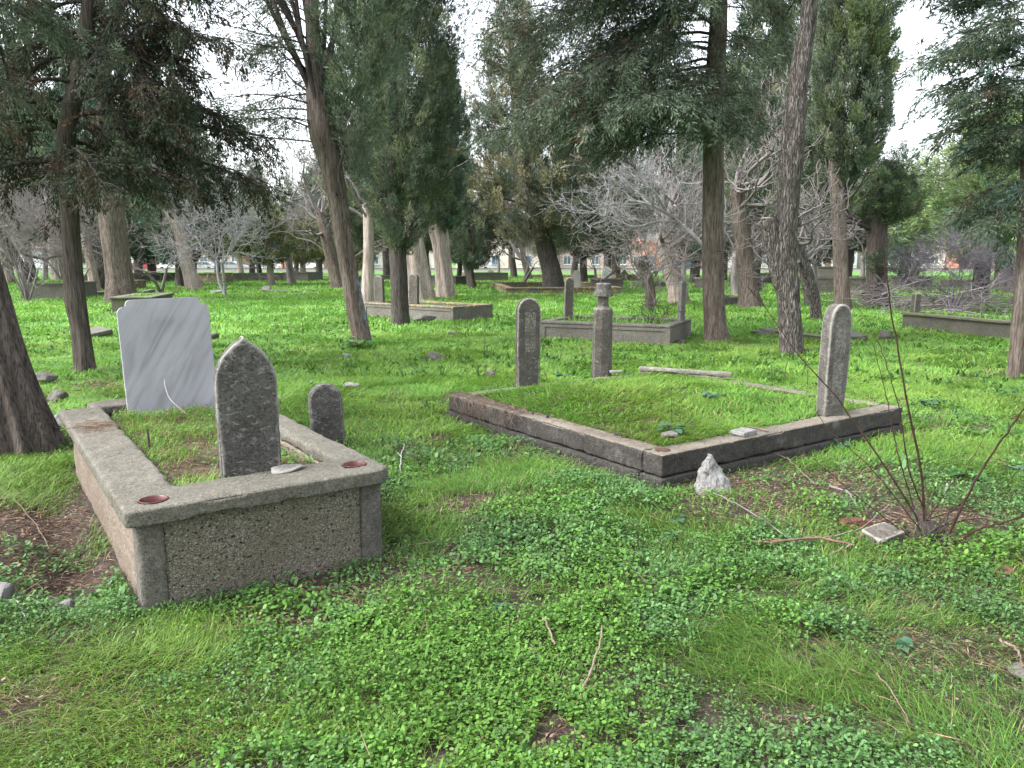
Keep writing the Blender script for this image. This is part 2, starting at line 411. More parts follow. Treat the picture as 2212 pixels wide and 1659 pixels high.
def ground_mat():
    M = Mat('earth_and_moss')
    at_ = M.n('ShaderNodeAttribute', attribute_name='tint')      # R: how bare the earth is (thatch and soil under the near growth)
    g = M.n('ShaderNodeSeparateColor'); M.t.links.new(at_.outputs['Color'], g.inputs[0])
    soil = M.ramp(M.noise(9, 7, .7), [(.3, (.018, .013, .010)), (.55, (.038, .028, .021)), (.75, (.070, .052, .040))])
    soil = M.mix(M.ramp(M.noise(60, 3, .6), [(.55, 0), (.68, .7)]), soil, (.10, .076, .058))
    turf = M.ramp(M.noise(.35, 6, .65), [(.3, (.06, .15, .028)), (.55, (.09, .21, .04)), (.75, (.12, .25, .055))])
    turf = M.mix(M.ramp(M.noise(4, 6, .7), [(.35, .7), (.55, 0)]), turf, (.03, .07, .015))
    turf = M.mix(M.ramp(M.noise(.12, 5, .6), [(.55, 0), (.7, .5)]), turf, (.17, .20, .07))
    n = M.math('ADD', g.outputs[0], M.math('MULTIPLY', M.math('SUBTRACT', M.noise(7, 5, .7), .5), .7))
    c = M.mix(M.ramp(n, [(.35, 0), (.6, 1)]), turf, soil)
    M.col(c).bump(M.noise(30, 6, .7), .02); return M.m
m_ground = ground_mat()
m_soil = Mat('pot_soil')
m_soil.col(m_soil.ramp(m_soil.noise(14, 7, .7), [(.3, (.035, .022, .016)), (.55, (.08, .052, .038)), (.75, (.15, .10, .075))])).bump(m_soil.noise(35, 6, .7), .02)
m_soil = m_soil.m

def plain(name, c, rough=.7, var=.15, sc=3, spec=.3, metal=0.0):
    M = Mat(name); M.col(M.ramp(M.noise(sc, 5, .6), [(.3, tuple(x * (1 - var) for x in c)), (.7, tuple(min(1, x * (1 + var)) for x in c))]))
    M.set(Roughness=rough, Specular_IOR_Level=spec, Metallic=metal); return M.m
m_red_clay = plain('red_brown_tin', (.075, .016, .012), .35, .3, 30, .5)
m_glass_dk = plain('window_glass', (.10, .13, .17), .15, .2, .5, .6)
m_tyre = plain('tyre_rubber', (.02, .02, .02), .85)
m_blue_paint = plain('blue_paint', (.10, .15, .21), .9, .5, 14)
# ------------------------------------------------------------------ plan of the place
TOMB_O = np.array((-1.62, 3.08)); TOMB_A = R(35.1); TW, TL = 1.235, 2.73      # left tomb: corner, turn, size
PLOT_O = np.array((1.02, 5.06)); PLOT_A = math.atan2(.57, .822); PW, PD = 3.05, 2.90   # big kerbed plot
def local(xy, o, a):
    d = np.asarray(xy, float)[..., :2] - o
    return np.stack([d[..., 0] * math.cos(a) + d[..., 1] * math.sin(a), -d[..., 0] * math.sin(a) + d[..., 1] * math.cos(a)], -1)
def world(x, y, o, a):
    return o[0] + x * math.cos(a) - y * math.sin(a), o[1] + x * math.sin(a) + y * math.cos(a)

# bare, littered earth: (picture point, radius across, radius deep, amount)
BARE = [(90, 1150, .50, .95, 1.5), (175, 1240, .25, .40, 1.5), (40, 1235, .3, .35, 1.0), (640, 1275, .50, .16, .95), (560, 1350, .22, .12, .8), (840, 1215, .12, .10, .7),
        (1780, 1050, .95, .55, 1.15), (2010, 1125, .55, .45, 1.35), (1660, 1100, .6, .35, .9), (2120, 1120, .4, .35, .7), (2050, 1420, .5, .32, .72),
        (1290, 1480, .16, .13, 1.0), (60, 1530, .25, .2, .85), (2190, 1480, .22, .25, .6), (210, 830, .7, .8, .7), (1900, 1300, .3, .2, .5),
        (1700, 1580, .18, .12, .7), (1200, 1590, .12, .1, .7), (930, 1330, .14, .12, .5), (350, 1600, .2, .1, .5), (1560, 745, .8, .6, .6), (2080, 690, 2.2, 2.6, .9), (440, 815, .5, .4, .5)]
BARE = [(*at(u, v)[:2], rx, ry, k) for u, v, rx, ry, k in BARE]
def bare(xy):
    o = np.zeros(len(xy))
    for x, y, rx, ry, k in BARE:
        o = np.maximum(o, k * np.exp(-(((xy[:, 0] - x) / rx) ** 2 + ((xy[:, 1] - y) / ry) ** 2)))
    n = fbm(xy, 3.1, 41, 3)
    o = o * (.30 + .9 * n)
    near = 1 - sstep(9, 15, xy[:, 1])
    lp = local(xy, PLOT_O, PLOT_A); o = np.where((lp[:, 0] > .1) & (lp[:, 0] < PW - .1) & (lp[:, 1] > .1) & (lp[:, 1] < PD), o * .12, o)
    near = near * np.where((lp[:, 0] > .1) & (lp[:, 0] < PW - .1) & (lp[:, 1] > .1) & (lp[:, 1] < PD), .3, 1)
    o = np.maximum(o, near * .75 * sstep(.66, .80, fbm(xy, 2.3, 77, 3)))
    return np.clip(o, 0, 1)
DIRT = at(130, 1190)
def gz(xy):
    xy = np.asarray(xy, float).reshape(-1, 2)
    x, y = xy[:, 0], xy[:, 1]
    far = sstep(12, 30, y)
    z = .03 * (fbm(xy, .8, 3, 2) - .5) * 2 + (.03 + .03 * far) * (vnoise(xy, .14, 9) - .5) * 2
    z = z - .3 * sstep(45, 110, y)
    lt = local(xy, TOMB_O, TOMB_A)
    dt = np.hypot(np.maximum(np.maximum(-lt[:, 0], lt[:, 0] - TW), 0), np.maximum(np.maximum(-lt[:, 1], lt[:, 1] - TL), 0))
    z = z * sstep(.1, 1.0, dt)
    # earth washed out along the tomb's left flank
    z = z - .10 * np.exp(-((lt[:, 0] + .16) / .16) ** 2) * sstep(.1, .6, lt[:, 1]) * (1 - sstep(2.1, 2.8, lt[:, 1]))
    z = z + .10 * np.exp(-((x - (-3.0)) / .7) ** 2 - ((y - 3.9) / .9) ** 2)
    lp = local(xy, PLOT_O, PLOT_A)
    e = np.minimum(np.minimum(lp[:, 0] - .13, PW - .13 - lp[:, 0]), np.minimum(lp[:, 1] - .13, PD - .13 - lp[:, 1]))
    z = z * (sstep(-.9, -.1, e) * -1 + 1) if False else np.where(e > -.5, z * .4, z)
    z = z + sstep(-.02, .05, e) * .215 + sstep(.1, .9, e) * .05 + .03 * sstep(1.2, 2.6, lp[:, 1]) * sstep(.0, .3, e)
    return z
def gz1(x, y): return float(gz(np.array([[x, y]]))[0])
def on_ground(u, v, dz=0.0):
    p = at(u, v); p = at(u, v, gz1(p[0], p[1])); p[2] = gz1(p[0], p[1]) + dz
    return p

# ------------------------------------------------------------------ ground sheet
def axis(parts):
    o = []
    for a, b, st in parts: o += list(np.arange(a, b, st))
    return np.array(o + [parts[-1][1]])
gx = axis([(-900, -200, 100), (-200, -60, 20), (-60, -14, 2), (-14, -6, .25), (-6, 6.5, .05), (6.5, 14, .25), (14, 60, 2), (60, 200, 20), (200, 900, 100)])
gy = axis([(-300, -20, 40), (-20, 0, 2), (0, 1.5, .25), (1.5, 10.5, .05), (10.5, 20, .2), (20, 50, 1), (50, 130, 4), (130, 300, 20), (300, 1500, 150)])
GX, GY = np.meshgrid(gx, gy); P = np.c_[GX.ravel(), GY.ravel()]
Z = gz(P); bm_ = bare(P)
near_f = (np.abs(P[:, 0]) < 9) & (P[:, 1] > 0) & (P[:, 1] < 14)
Z = Z + np.where(near_f, .02 * (fbm(P, 9, 51, 3) - .5) * 2, 0)
nx, ny = len(gx), len(gy)
i = (np.arange(ny - 1)[:, None] * nx + np.arange(nx - 1)[None, :]).ravel()
T3 = np.zeros((len(P), 3)); T3[:, 0] = bm_
T3[(P[:, 1] < 9) & (P[:, 1] > -4) & (np.abs(P[:, 0]) < 8), 0] = np.maximum(T3[(P[:, 1] < 9) & (P[:, 1] > -4) & (np.abs(P[:, 0]) < 8), 0], .86)
ground = link('ground', arr_mesh('ground', np.c_[P, Z], np.stack([i, i + 1, i + 1 + nx, i + nx], -1), T3, True), m_ground)
tag(ground, kind='structure')

# ------------------------------------------------------------------ left tomb
tomb = thing('concrete_tomb', 'raised concrete tomb with pebble front panel and two red-brown flower tins', 'tomb', (*TOMB_O, 0), TOMB_A)
CAPZ, CAPH = .50, .075
def prism_xy(bm, pts, z0, z1):
    lo = [bm.verts.new((x, y, z0)) for x, y in pts]; hi = [bm.verts.new((x, y, z1)) for x, y in pts]
    n = len(pts)
    bm.faces.new(hi); bm.faces.new(lo[::-1])
    for k in range(n): bm.faces.new((lo[k], lo[(k + 1) % n], hi[(k + 1) % n], hi[k]))
# coping: left, front and right arms in one cast
bm = bmesh.new()
prism_xy(bm, [(.0, .012), (.03, 0), (TW - .05, 0), (TW, .05), (TW, TL), (TW - .17, TL), (TW - .17, .335), (.265, .31), (.255, TL - .02), (-.01, TL)], CAPZ - CAPH, CAPZ)
holes = [(.135, .125), (TW - .135, .165)]
cop = bm_done('coping', bm, m_conc, tomb)
weather(cop, .0115, .005, 22, 3, .018)
# sink a round hollow for each tin (push the top vertices inside the circle down)
me = cop.data
for vtx in me.vertices:
    for hx, hy in holes:
        d = math.hypot(vtx.co.x - hx, vtx.co.y - hy)
        if d < .054 and vtx.co.z > CAPZ - .02: vtx.co.z -= .045
for hx, hy in holes:
    prof = [(.060, .002), (.061, .005), (.057, .006), (.053, .002), (.050, -.020), (.046, -.030), (0.001, -.030)]
    n = 28; V = []; F = []
    for r_, z_ in prof:
        for k in range(n): V.append((hx + r_ * math.cos(2 * math.pi * k / n), hy + r_ * math.sin(2 * math.pi * k / n), CAPZ + z_))
    for a in range(len(prof) - 1):
        for k in range(n): F.append((a * n + k, a * n + (k + 1) % n, (a + 1) * n + (k + 1) % n, (a + 1) * n + k))
    link('flower_tin', poly_mesh('flower_tin', V, F, True), m_red_clay, tomb)
# back slab of the coping
b = box('back_slab', .2, TW + .06, TL + .07, TL + .33, CAPZ - .085, CAPZ - .015, m_conc, tomb); weather(b, .0125, .004, 20, 8, .012)
# walls under the coping
wz0, wz1 = -.14, CAPZ - CAPH + .003
b = box('front_panel', .15, TW - .15, .056, .16, wz0, wz1, m_pebble, tomb); weather(b, .011, .0035, 60, 4)
b = box('corner_post', .045, .155, .045, .17, wz0, wz1 + .002, m_post, tomb); weather(b, .011, .003, 26, 5, .01)
b = box('corner_post', TW - .155, TW - .045, .042, .17, wz0, wz1 + .002, m_post, tomb); weather(b, .011, .003, 26, 6, .01)
b = box('side_wall', .06, .17, .165, TL - .02, wz0, wz1, m_conc_side, tomb); weather(b, .013, .006, 14, 7)
b = box('side_wall', TW - .17, TW - .07, .165, TL - .02, wz0, wz1, m_conc_side, tomb); weather(b, .013, .006, 14, 9)
b = box('back_wall', .21, TW - .06, TL + .11, TL + .21, wz0, CAPZ - .084, m_conc_side, tomb); weather(b, .02, .006, 14, 10)
# earth inside, sunk behind the marble
n = 60; xs = np.linspace(.16, TW - .16, 40); ys = np.linspace(.15, TL - .02, 80)
X_, Y_ = np.meshgrid(xs, ys); Q = np.c_[X_.ravel(), Y_.ravel()]
def bedz(q): return .435 + .05 * (fbm(q, 3, 60, 3) - .5) * 2 - .16 * sstep(2.5, 2.68, q[:, 1]) - .12 * sstep(.30, .24, q[:, 0]) * sstep(1.9, 2.3, q[:, 1]) - .05 * sstep(.9, 1.05, q[:, 0])
ii = (np.arange(79)[:, None] * 40 + np.arange(39)[None, :]).ravel()
link('earth_bed', arr_mesh('earth_bed', np.c_[Q, bedz(Q)], np.stack([ii, ii + 1, ii + 41, ii + 40], -1), None, True), m_soil, tomb)

def tomb_xyz(x, y, z): X, Y = world(x, y, TOMB_O, TOMB_A); return np.array((X, Y, z))

# ------------------------------------------------------------------ headstones
def outline(kind, wd, h):
    hw = wd / 2
    if kind == 'pointed':
        H = wd * .76; hs = h - H; d = (H * H - hw * hw) / (2 * hw); r = d + hw
        left = [(-hw, 0)] + [(d - r * math.cos(q), hs + r * math.sin(q)) for q in np.linspace(0, math.asin(H / r), 14)]
        left[-1] = (0.0, h + .014)
    elif kind == 'round':
        hs = h - wd * .52
        left = [(-hw, 0)] + [(-hw * math.cos(a), hs + (h - hs) * math.sin(a)) for a in np.linspace(0, math.pi / 2, 12)]
    elif kind == 'tall':
        hs = h - wd * .92
        left = [(-hw * .9, 0), (-hw, hs * .5)] + [(-hw * math.cos(a) ** .8 if math.cos(a) > 1e-6 else 0, hs + (h - hs) * math.sin(a)) for a in np.linspace(0, math.pi / 2, 14)]
    elif kind == 'shoulder':          # square top stepped in with a rounded shoulder each side
        left = [(-hw, 0), (-hw, h - .10)] + [(-hw + .052 - .052 * math.cos(a), h - .10 + .052 * math.sin(a)) for a in np.linspace(0.3, math.pi / 2, 5)]
        left += [(-hw + .060, h - .040)] + [(-hw + .060 + .034 - .034 * math.cos(a), h - .034 + .034 * math.sin(a)) for a in np.linspace(0.1, math.pi / 2, 5)]
    else:
        left = [(-hw, 0), (-hw, h - .02), (-hw + .02, h)]
    right = [(-x, z) for x, z in reversed(left) if x < -1e-6]
    return left + right
def slab_bm(kind, wd, h, t, depth=.1):
    bm = bmesh.new(); pts = [(x, z if z > 0 else -depth) for x, z in outline(kind, wd, h)]
    a = [bm.verts.new((x, -t / 2, z)) for x, z in pts]; b = [bm.verts.new((x, t / 2, z)) for x, z in pts]
    n = len(pts); bm.faces.new(a); bm.faces.new(b[::-1])
    for k in range(n): bm.faces.new((a[k], b[k], b[(k + 1) % n], a[(k + 1) % n]))
    bmesh.ops.triangulate(bm, faces=[f for f in bm.faces if len(f.verts) > 4])
    return bm
def headstone(label, p, kind, wd, h, t, rz, m, tilt=(0, 0), name='headstone', group=None, voxel=None, seed=0, bord=False, cap=None, amp=.0025):
    o = bm_done(name, slab_bm(kind, wd, h, t), m)
    o.location = p; o.rotation_euler = (tilt[0], tilt[1], rz)
    if voxel: weather(o, voxel, amp, 24, seed, .008, True)
    else:
        md = o.modifiers.new('b', 'BEVEL'); md.width = .012; md.segments = 2; md.limit_method = 'ANGLE'
    tag(o, label, 'headstone', group)
    if cap:                            # pale weathered crown along the top edge
        bm = slab_bm(kind, wd + .004, h + .002, t + .004, depth=-h * .86)
        for v in bm.verts: v.co.z = max(v.co.z, h * .86 + .02 * math.sin(v.co.y * 60))
        c = bm_done('worn_top', bm, cap, o); weather(c, voxel * .8, .004, 40, seed + 1)
    return o

hs1 = headstone('dark weathered pointed headstone standing at the front of the raised tomb', (*world(.635, .372, TOMB_O, TOMB_A), .46), 'pointed', .292, .705, .095, TOMB_A - R(9), m_stone_dark, (R(-1), R(-.5)), voxel=.0085, seed=21, amp=.004)
mp = tomb_xyz(.73, 2.62, .36)
mb = bm_done('marble_slab', slab_bm('shoulder', .625, .905, .035, .03), m_marble)
mb.location = mp; mb.rotation_euler = (R(-2.5), R(-1.2), TOMB_A - R(1))
md = mb.modifiers.new('b', 'BEVEL'); md.width = .007; md.segments = 3; md.limit_method = 'ANGLE'
tag(mb, 'blank grey-veined marble slab with stepped shoulders standing at the back of the raised tomb', 'headstone')
p = on_ground(712, 968); headstone('small rough round-topped headstone in grass just right of the raised tomb', (p[0], p[1], p[2] - .05), 'round', .27, .60, .085, R(20), m_stone_dark, (R(2), R(-3)), voxel=.01, seed=31, amp=.005)

# chip of stone set in mortar at the foot of the dark headstone
def lump(name, p, size, m, label, cat='stone', rz=0, seed=0, cuts=3, jag=.35, tilt=(0, 0), group=None, smooth=False):
    bm = bmesh.new(); bmesh.ops.create_icosphere(bm, subdivisions=cuts, radius=.5)
    rnd = random.Random(seed); planes = [(Vector((rnd.gauss(0, 1), rnd.gauss(0, 1), rnd.gauss(0, .8))).normalized(), rnd.uniform(.26, .42)) for _ in range(11)]
    for v in bm.verts:
        for n_, d in planes:
            k = v.co.dot(n_) - d
            if k > 0: v.co -= n_ * k * (.75 + jag * .5)
        v.co += v.co.normalized() * jag * .10 * (mnoise.noise(v.co * 4 + Vector((seed, 0, 0))) + .5 * mnoise.noise(v.co * 11))
        v.co = Vector((v.co.x * size[0] * 1.25, v.co.y * size[1] * 1.25, v.co.z * size[2] * 1.3))
    o = bm_done(name, bm, m, None, smooth); o.location = p; o.rotation_euler = (*tilt, rz)
    return tag(o, label, cat, group)
lump('stone_chip', tomb_xyz(.79, .26, CAPZ + .008), (.20, .085, .035), m_stone_pale, 'flat mortar-covered stone chip at the foot of the dark pointed headstone', rz=TOMB_A, seed=5)

# ------------------------------------------------------------------ big kerbed plot on the right
plot = thing('grave_kerb', 'low wide concrete kerb around a grass-filled plot with three headstones', 'grave kerb', (*PLOT_O, 0), PLOT_A)
KZ = .235
def kerb_arm(x0, x1, y0, y1, seed, foot=None):
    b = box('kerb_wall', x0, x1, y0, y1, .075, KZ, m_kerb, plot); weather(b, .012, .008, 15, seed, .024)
    if foot: f = box('kerb_footing', *foot, -.15, .072, m_kerb_foot, b); weather(f, .018, .008, 12, seed + 2, .015)
kerb_arm(-.0, PW, 0, .19, 11, (-.025, PW + .01, -.022, .2))
kerb_arm(-.0, .19, .191, PD, 21, (-.025, .2, .201, PD + .01))
kerb_arm(.191, PW, PD - .17, PD, 31)
kerb_arm(PW - .17, PW, .191, PD - .171, 41)
bm = bmesh.new()
def plot_xyz(x, y, z): X, Y = world(x, y, PLOT_O, PLOT_A); return np.array((X, Y, z))
# flower hole in the near corner, drawn as a flat dark brown disc
n = 20; V = []; F = []
for r_, z_ in ((.055, .003), (.05, .004), (.042, .002), (.036, .0015), (.001, .0012)):
    for k in range(n): V.append((.115 + r_ * math.cos(2 * math.pi * k / n), .11 + r_ * math.sin(2 * math.pi * k / n), KZ + z_))
for a in range(4):
    for k in range(n): F.append((a * n + k, a * n + (k + 1) % n, (a + 1) * n + (k + 1) % n, (a + 1) * n + k))
link('flower_hole', poly_mesh('flower_hole', V, F, True), plain('dark_brown', (.06, .035, .025), .9, .5, 40), plot)

p = at(1139, 818, .31); headstone('grey round-topped headstone standing in the grass of the kerbed plot', (p[0], p[1], .27), 'round', .245, .885, .115, R(12), m_stone_script, (R(1), R(.5)), voxel=.011, seed=51, amp=.004)
p = at(1791, 896, KZ); headstone('tall grey round-topped headstone standing on the right arm of the plot kerb', (p[0], p[1], KZ - .03), 'tall', .215, .975, .125, PLOT_A - R(19), m_stone_script_pale, (R(-1), R(2.2)), voxel=.0105, seed=61, amp=.003)

# turban stone: shaft, neck and cap
p = at(1300, 802, .28)
ts = thing('turban_headstone', 'grey pillar headstone with narrow neck and flared stone cap in the kerbed plot', 'headstone', (p[0], p[1], .24), R(14))
def loft(sections, n=8, rot=None, sq=.5):
    V, F = [], []
    rot = math.pi / n if rot is None else rot
    for rx, ry, z in sections:
        for k in range(n):
            a = 2 * math.pi * k / n + rot
            V.append((rx * math.cos(a), ry * math.sin(a), z))
    for s in range(len(sections) - 1):
        for k in range(n): F.append((s * n + k, s * n + (k + 1) % n, (s + 1) * n + (k + 1) % n, (s + 1) * n + k))
    F.append(tuple(range(n))[::-1]); F.append(tuple((len(sections) - 1) * n + k for k in range(n)))
    return V, F
V, F = loft([(.120, .095, -.08), (.118, .094, .3), (.116, .092, .735), (.118, .094, .74), (.112, .088, .765), (.078, .066, .775), (.064, .058, .785), (.064, .058, .905)], 8, math.pi / 8)
b = link('shaft', poly_mesh('shaft', V, F), m_stone, ts); weather(b, .009, .003, 24, 71, .008)
V, F = loft([(.085, .08, .890), (.116, .11, .894), (.116, .11, .914), (.098, .093, .960), (.083, .079, 1.036), (.079, .075, 1.043)], 14)
b = link('stone_cap', poly_mesh('stone_cap', V, F), m_stone_dark, ts); weather(b, .006, .003, 24, 72, .006)

# ------------------------------------------------------------------ other graves
FOOT = [(TOMB_O, TOMB_A, .03, TW - .03, .03, TL + .3)]
def curb_grave(label, P0, P1, D, h, cw=.16, m=None, bed=None, panel=False, lip=.0, cap_m=None, name='kerbed_grave', group=None, sink=.12, cat='grave', bedm=None):
    """rectangular kerbed grave: P0 front left, P1 front right on the ground, D deep (away)"""
    P0, P1 = np.asarray(P0, float)[:2], np.asarray(P1, float)[:2]
    L = float(np.hypot(*(P1 - P0))); a = math.atan2(*(P1 - P0)[::-1])
    g = thing(name, label, cat, (P0[0], P0[1], min(gz1(*P0), gz1(*P1))), a, group)
    m = m or m_grave; cap_m = cap_m or m
    ch = min(.06, h * .35)
    def wall(x0, x1, y0, y1, nm='kerb_wall'):
        return box(nm, x0, x1, y0, y1, -sink, h - ch + .002, m, g)
    f = wall(0, L, 0, cw)
    if panel:
        box('panel_strip', .0, L, -.018, .003, h - ch - .055, h - ch, m, f); box('panel_strip', 0, .09, -.018, .003, -sink, h - ch - .056, m, f); box('panel_strip', L - .09, L, -.018, .003, -sink, h - ch - .056, m, f)
    wall(0, cw, cw + .002, D - cw - .002); wall(L - cw, L, cw + .002, D - cw - .002); wall(0, L, D - cw, D)
    bm = bmesh.new(); e = lip
    o_, i_ = [(-e, -e - .02), (L + e, -e - .02), (L + e, D + e), (-e, D + e)], [(cw + .01, cw + .01), (L - cw - .01, cw + .01), (L - cw - .01, D - cw - .01), (cw + .01, D - cw - .01)]
    lv = []
    for z in (h - ch, h):
        lv.append([bm.verts.new((x, y, z)) for x, y in o_] + [bm.verts.new((x, y, z)) for x, y in i_])
    lo, hi = lv
    for k in range(4):
        k2 = (k + 1) % 4
        bm.faces.new((hi[k], hi[k2], hi[4 + k2], hi[4 + k])); bm.faces.new((lo[k], lo[4 + k], lo[4 + k2], lo[k2]))
        bm.faces.new((lo[k], lo[k2], hi[k2], hi[k])); bm.faces.new((lo[4 + k2], lo[4 + k], hi[4 + k], hi[4 + k2]))
    c = bm_done('coping', bm, cap_m, g)
    if P0[1] < 24: weather(c, .02, .006, 12, int(abs(P0[0]) * 7), .012)
    if bed is not None:
        q = np.array([(x, y) for y in np.linspace(cw * .6, D - cw * .6, 8) for x in np.linspace(cw * .6, L - cw * .6, 10)])
        zz = bed + .05 * (fbm(q + P0, 2, 4, 2) - .5)
        k = (np.arange(7)[:, None] * 10 + np.arange(9)[None, :]).ravel()
        t_ = np.zeros((len(q), 3)); t_[:, 0] = .35
        link('earth_bed', arr_mesh('earth_bed', np.c_[q, zz], np.stack([k, k + 1, k + 11, k + 10], -1), t_, True), m_ground if bedm is None else bedm, g)
        BEDS.append((P0, a, L, D, cw, bed + g.location.z))
    FOOT.append((P0, a, 0, L, 0, D))
    return g, P0, a, L
BEDS = []
def gpt(u, v): return on_ground(u, v)[:2]

gA = curb_grave('grey panelled kerbed grave with two thin headstones left of the tall straight trunk', gpt(1168, 733), gpt(1447, 748), 1.75, .38, .17, m_grave, .27, True, .01)
def on_curb(g, x, y, z): X, Y = world(x, y, g[1], g[2]); return (X, Y, z)
L_ = gA[3]; A_ = gA[2]; zb = gA[0].location.z
headstone('slim grey headstone on the left end of the panelled grave', on_curb(gA, .09, 1.25, zb + .33), 'round', .19, .86, .10, A_ + R(30), m_stone, (0, R(1)), voxel=.013, seed=3)
headstone('slim pale headstone on the right end of the panelled grave', on_curb(gA, L_ - .09, 1.2, zb + .30), 'round', .13, .86, .10, A_ + R(50), m_stone_pale, (0, R(1)), voxel=.013, seed=4)
gB = curb_grave('concrete kerbed grave behind the straight trunk with cone-topped pair of headstones', gpt(788, 684), gpt(980, 695), 1.5, .40, .15, m_grave, .22, True, .01, m_grave_yel)
gB[0]['label'] = 'concrete kerbed grave with two grey headstones behind the straight dark trunk'
zb = gB[0].location.z
headstone('grey rounded headstone at the left end of the grave behind the dark trunk', on_curb(gB, .02, .55, zb + .2), 'round', .30, .92, .12, gB[2] + R(10), m_stone, (0, R(-1)), voxel=.014, seed=5)
headstone('grey rounded headstone at the right end of the grave behind the dark trunk', on_curb(gB, 1.75, .2, zb + .28), 'round', .27, .92, .12, gB[2] + R(14), m_stone, (0, R(1.5)), voxel=.014, seed=6)
lump('stone', np.r_[gpt(918, 697), .1], (.5, .3, .25), m_rock_grey, 'grey broken slab leaning on the front of the grave behind the dark trunk', seed=8)
gC = curb_grave('very wide low plot kerb with yellow lichen and pale coping in the middle distance', gpt(1094, 637), gpt(1342, 637), 8.0, .36, .3, m_grave_yel, None, False, .03, m_grave_yel)
P0 = np.array((8.75, 17.2)); P1 = np.array((9.75, 14.0))
gD = curb_grave('mossy kerbed grave with a square stub post by the right edge trunk', P0, P1, .95, .36, .13, m_grave_dk, .28, False, .02, m_grave_moss)
headstone('square stone stub post on the far corner of the mossy grave', on_curb(gD, .2, .12, gD[0].location.z + .33), 'square', .15, .45, .15, R(10), m_stone, (0, R(2)), voxel=.014, seed=7)
gE = curb_grave('low sunken kerbed grave crossing behind the furrowed trunk', gpt(1640, 722), gpt(1795, 742), .9, .13, .14, m_grave_dk, .06, False, .0, m_grave_moss)
gF = curb_grave('brown concrete box grave with recessed panel at far left', gpt(47, 647), gpt(165, 647), 2.0, .64, .2, m_grave, .60, True, .03)
gG = curb_grave('mossy raised grave with thick lip behind the marble slab', gpt(243, 679), gpt(330, 679), 2.6, .50, .25, m_grave_moss, .40, False, .05, m_grave_moss)
gH = curb_grave('pale low kerbed grave around the foot of the thick trunk', gpt(208, 641), gpt(310, 641), 2.4, .22, .18, m_grave, .16, False, .02)
# single bars and slabs lying in the grass
def slabobj(name, label, p, size, rz, m, tilt=(0, 0), cat='slab', group=None, seed=0, voxel=.014):
    o = box(name, -size[0] / 2, size[0] / 2, -size[1] / 2, size[1] / 2, 0, size[2], m); weather(o, max(voxel, max(size) / 90), .006, 14, seed, .014)
    o.location = p; o.rotation_euler = (*tilt, rz); return tag(o, label, cat, group)
p = on_ground(368, 752); slabobj('concrete_bench_slab', 'concrete bar slab showing either side of the marble slab', (p[0], p[1], .14), (1.65, .32, .09), R(3), m_grave_dk, cat='slab')
p = on_ground(205, 728); slabobj('fallen_slab', 'fallen flat slab lying tilted in grass right of the left slim trunk', (p[0], p[1], .02), (.55, .5, .10), R(-30), m_grave, (R(8), R(4)))
p = at(1480, 805, .30); slabobj('stone_strip', 'thin pale stone strip lying in the grass of the kerbed plot', (p[0], p[1], .285), (1.02, .09, .055), R(-14), m_kerb_top, (0, R(2)), cat='stone')
p = at(1330, 802, .29); slabobj('stone_fragment', 'small pale stone fragment beside the base of the pillar headstone', (p[0], p[1], .27), (.16, .06, .035), R(5), m_stone_pale, cat='stone')
p = at(1604, 939, KZ); slabobj('flat_stone', 'flat pale stone lying on top of the plot kerb', (p[0], p[1], KZ - .005), (.19, .13, .045), PLOT_A + R(8), m_rock_white, cat='stone', voxel=.008)

# stones scattered in the grass
def stone(u, v, size, m, label, seed, up=.35, rz=0, z=None, tilt=(0, 0), name='stone', cuts=3):
    p = on_ground(u, v) if z is None else at(u, v, z)
    return lump(name, (p[0], p[1], p[2] + size[2] * up), size, m, label, 'stone', rz, seed, cuts, tilt=tilt)
# pointed white rock leaning on the kerb
bm = bmesh.new(); bmesh.ops.create_icosphere(bm, subdivisions=4, radius=.5)
for v in bm.verts:
    z = v.co.z + .5; k = max(.06, (1 - z) ** .8) * 1.15 + .05
    ang = math.atan2(v.co.y, v.co.x)
    rr = math.hypot(v.co.x, v.co.y)
    s = k / max(.25, math.sqrt(max(.02, .25 - v.co.z ** 2)) / .5 * 1.0)
    v.co.x *= s * .95; v.co.y *= s * .7; v.co.x -= .22 * z
    n_ = mnoise.noise(Vector((v.co.x * 3, v.co.y * 3, v.co.z * 2))) * .10 + mnoise.noise(v.co * 8) * .05 + mnoise.noise(v.co * 20) * .02
    v.co += Vector((math.cos(ang), math.sin(ang), .2)) * n_
    v.co = Vector((v.co.x * .25, v.co.y * .25, v.co.z * .30))
p = on_ground(1545, 1062); o = bm_done('pointed_rock', bm, m_rock_white); o.location = (p[0], p[1], .12)
tag(o, 'white pointed rock leaning against the corner of the plot kerb', 'rock')
p = on_ground(1903, 1172); slabobj('concrete_chunk', 'angular grey concrete chunk beside the bramble roots', (p[0], p[1], -.02), (.19, .13, .105), R(25), m_stone, (R(10), R(-8)), cat='stone', voxel=.008)
stone(1850, 1138, (.17, .12, .06), m_brick, 'broken red brick half buried behind the concrete chunk', 3)
stone(2168, 1245, (.13, .09, .05), m_brick, 'red brick fragment at the right edge below the bramble', 6)
stone(135, 1325, (.13, .10, .08), m_rock_white, 'white stone in the dirt by the tomb corner', 9)
stone(8, 1300, (.12, .12, .10), m_rock_white, 'white stone cut by the left picture border', 10)
stone(125, 868, (.22, .15, .14), m_rock_grey, 'grey stone in grass behind the tomb left arm', 11)
stone(132, 922, (.16, .12, .12), m_rock_white, 'whitish stone between the thick left trunk and the tomb', 12)
stone(92, 826, (.34, .2, .14), m_rock_grey, 'brown-grey stone in grass behind the thick left trunk', 13)
stone(938, 780, (.26, .16, .16), m_rock_grey, 'grey stone in grass left of the round-topped plot headstone', 14)
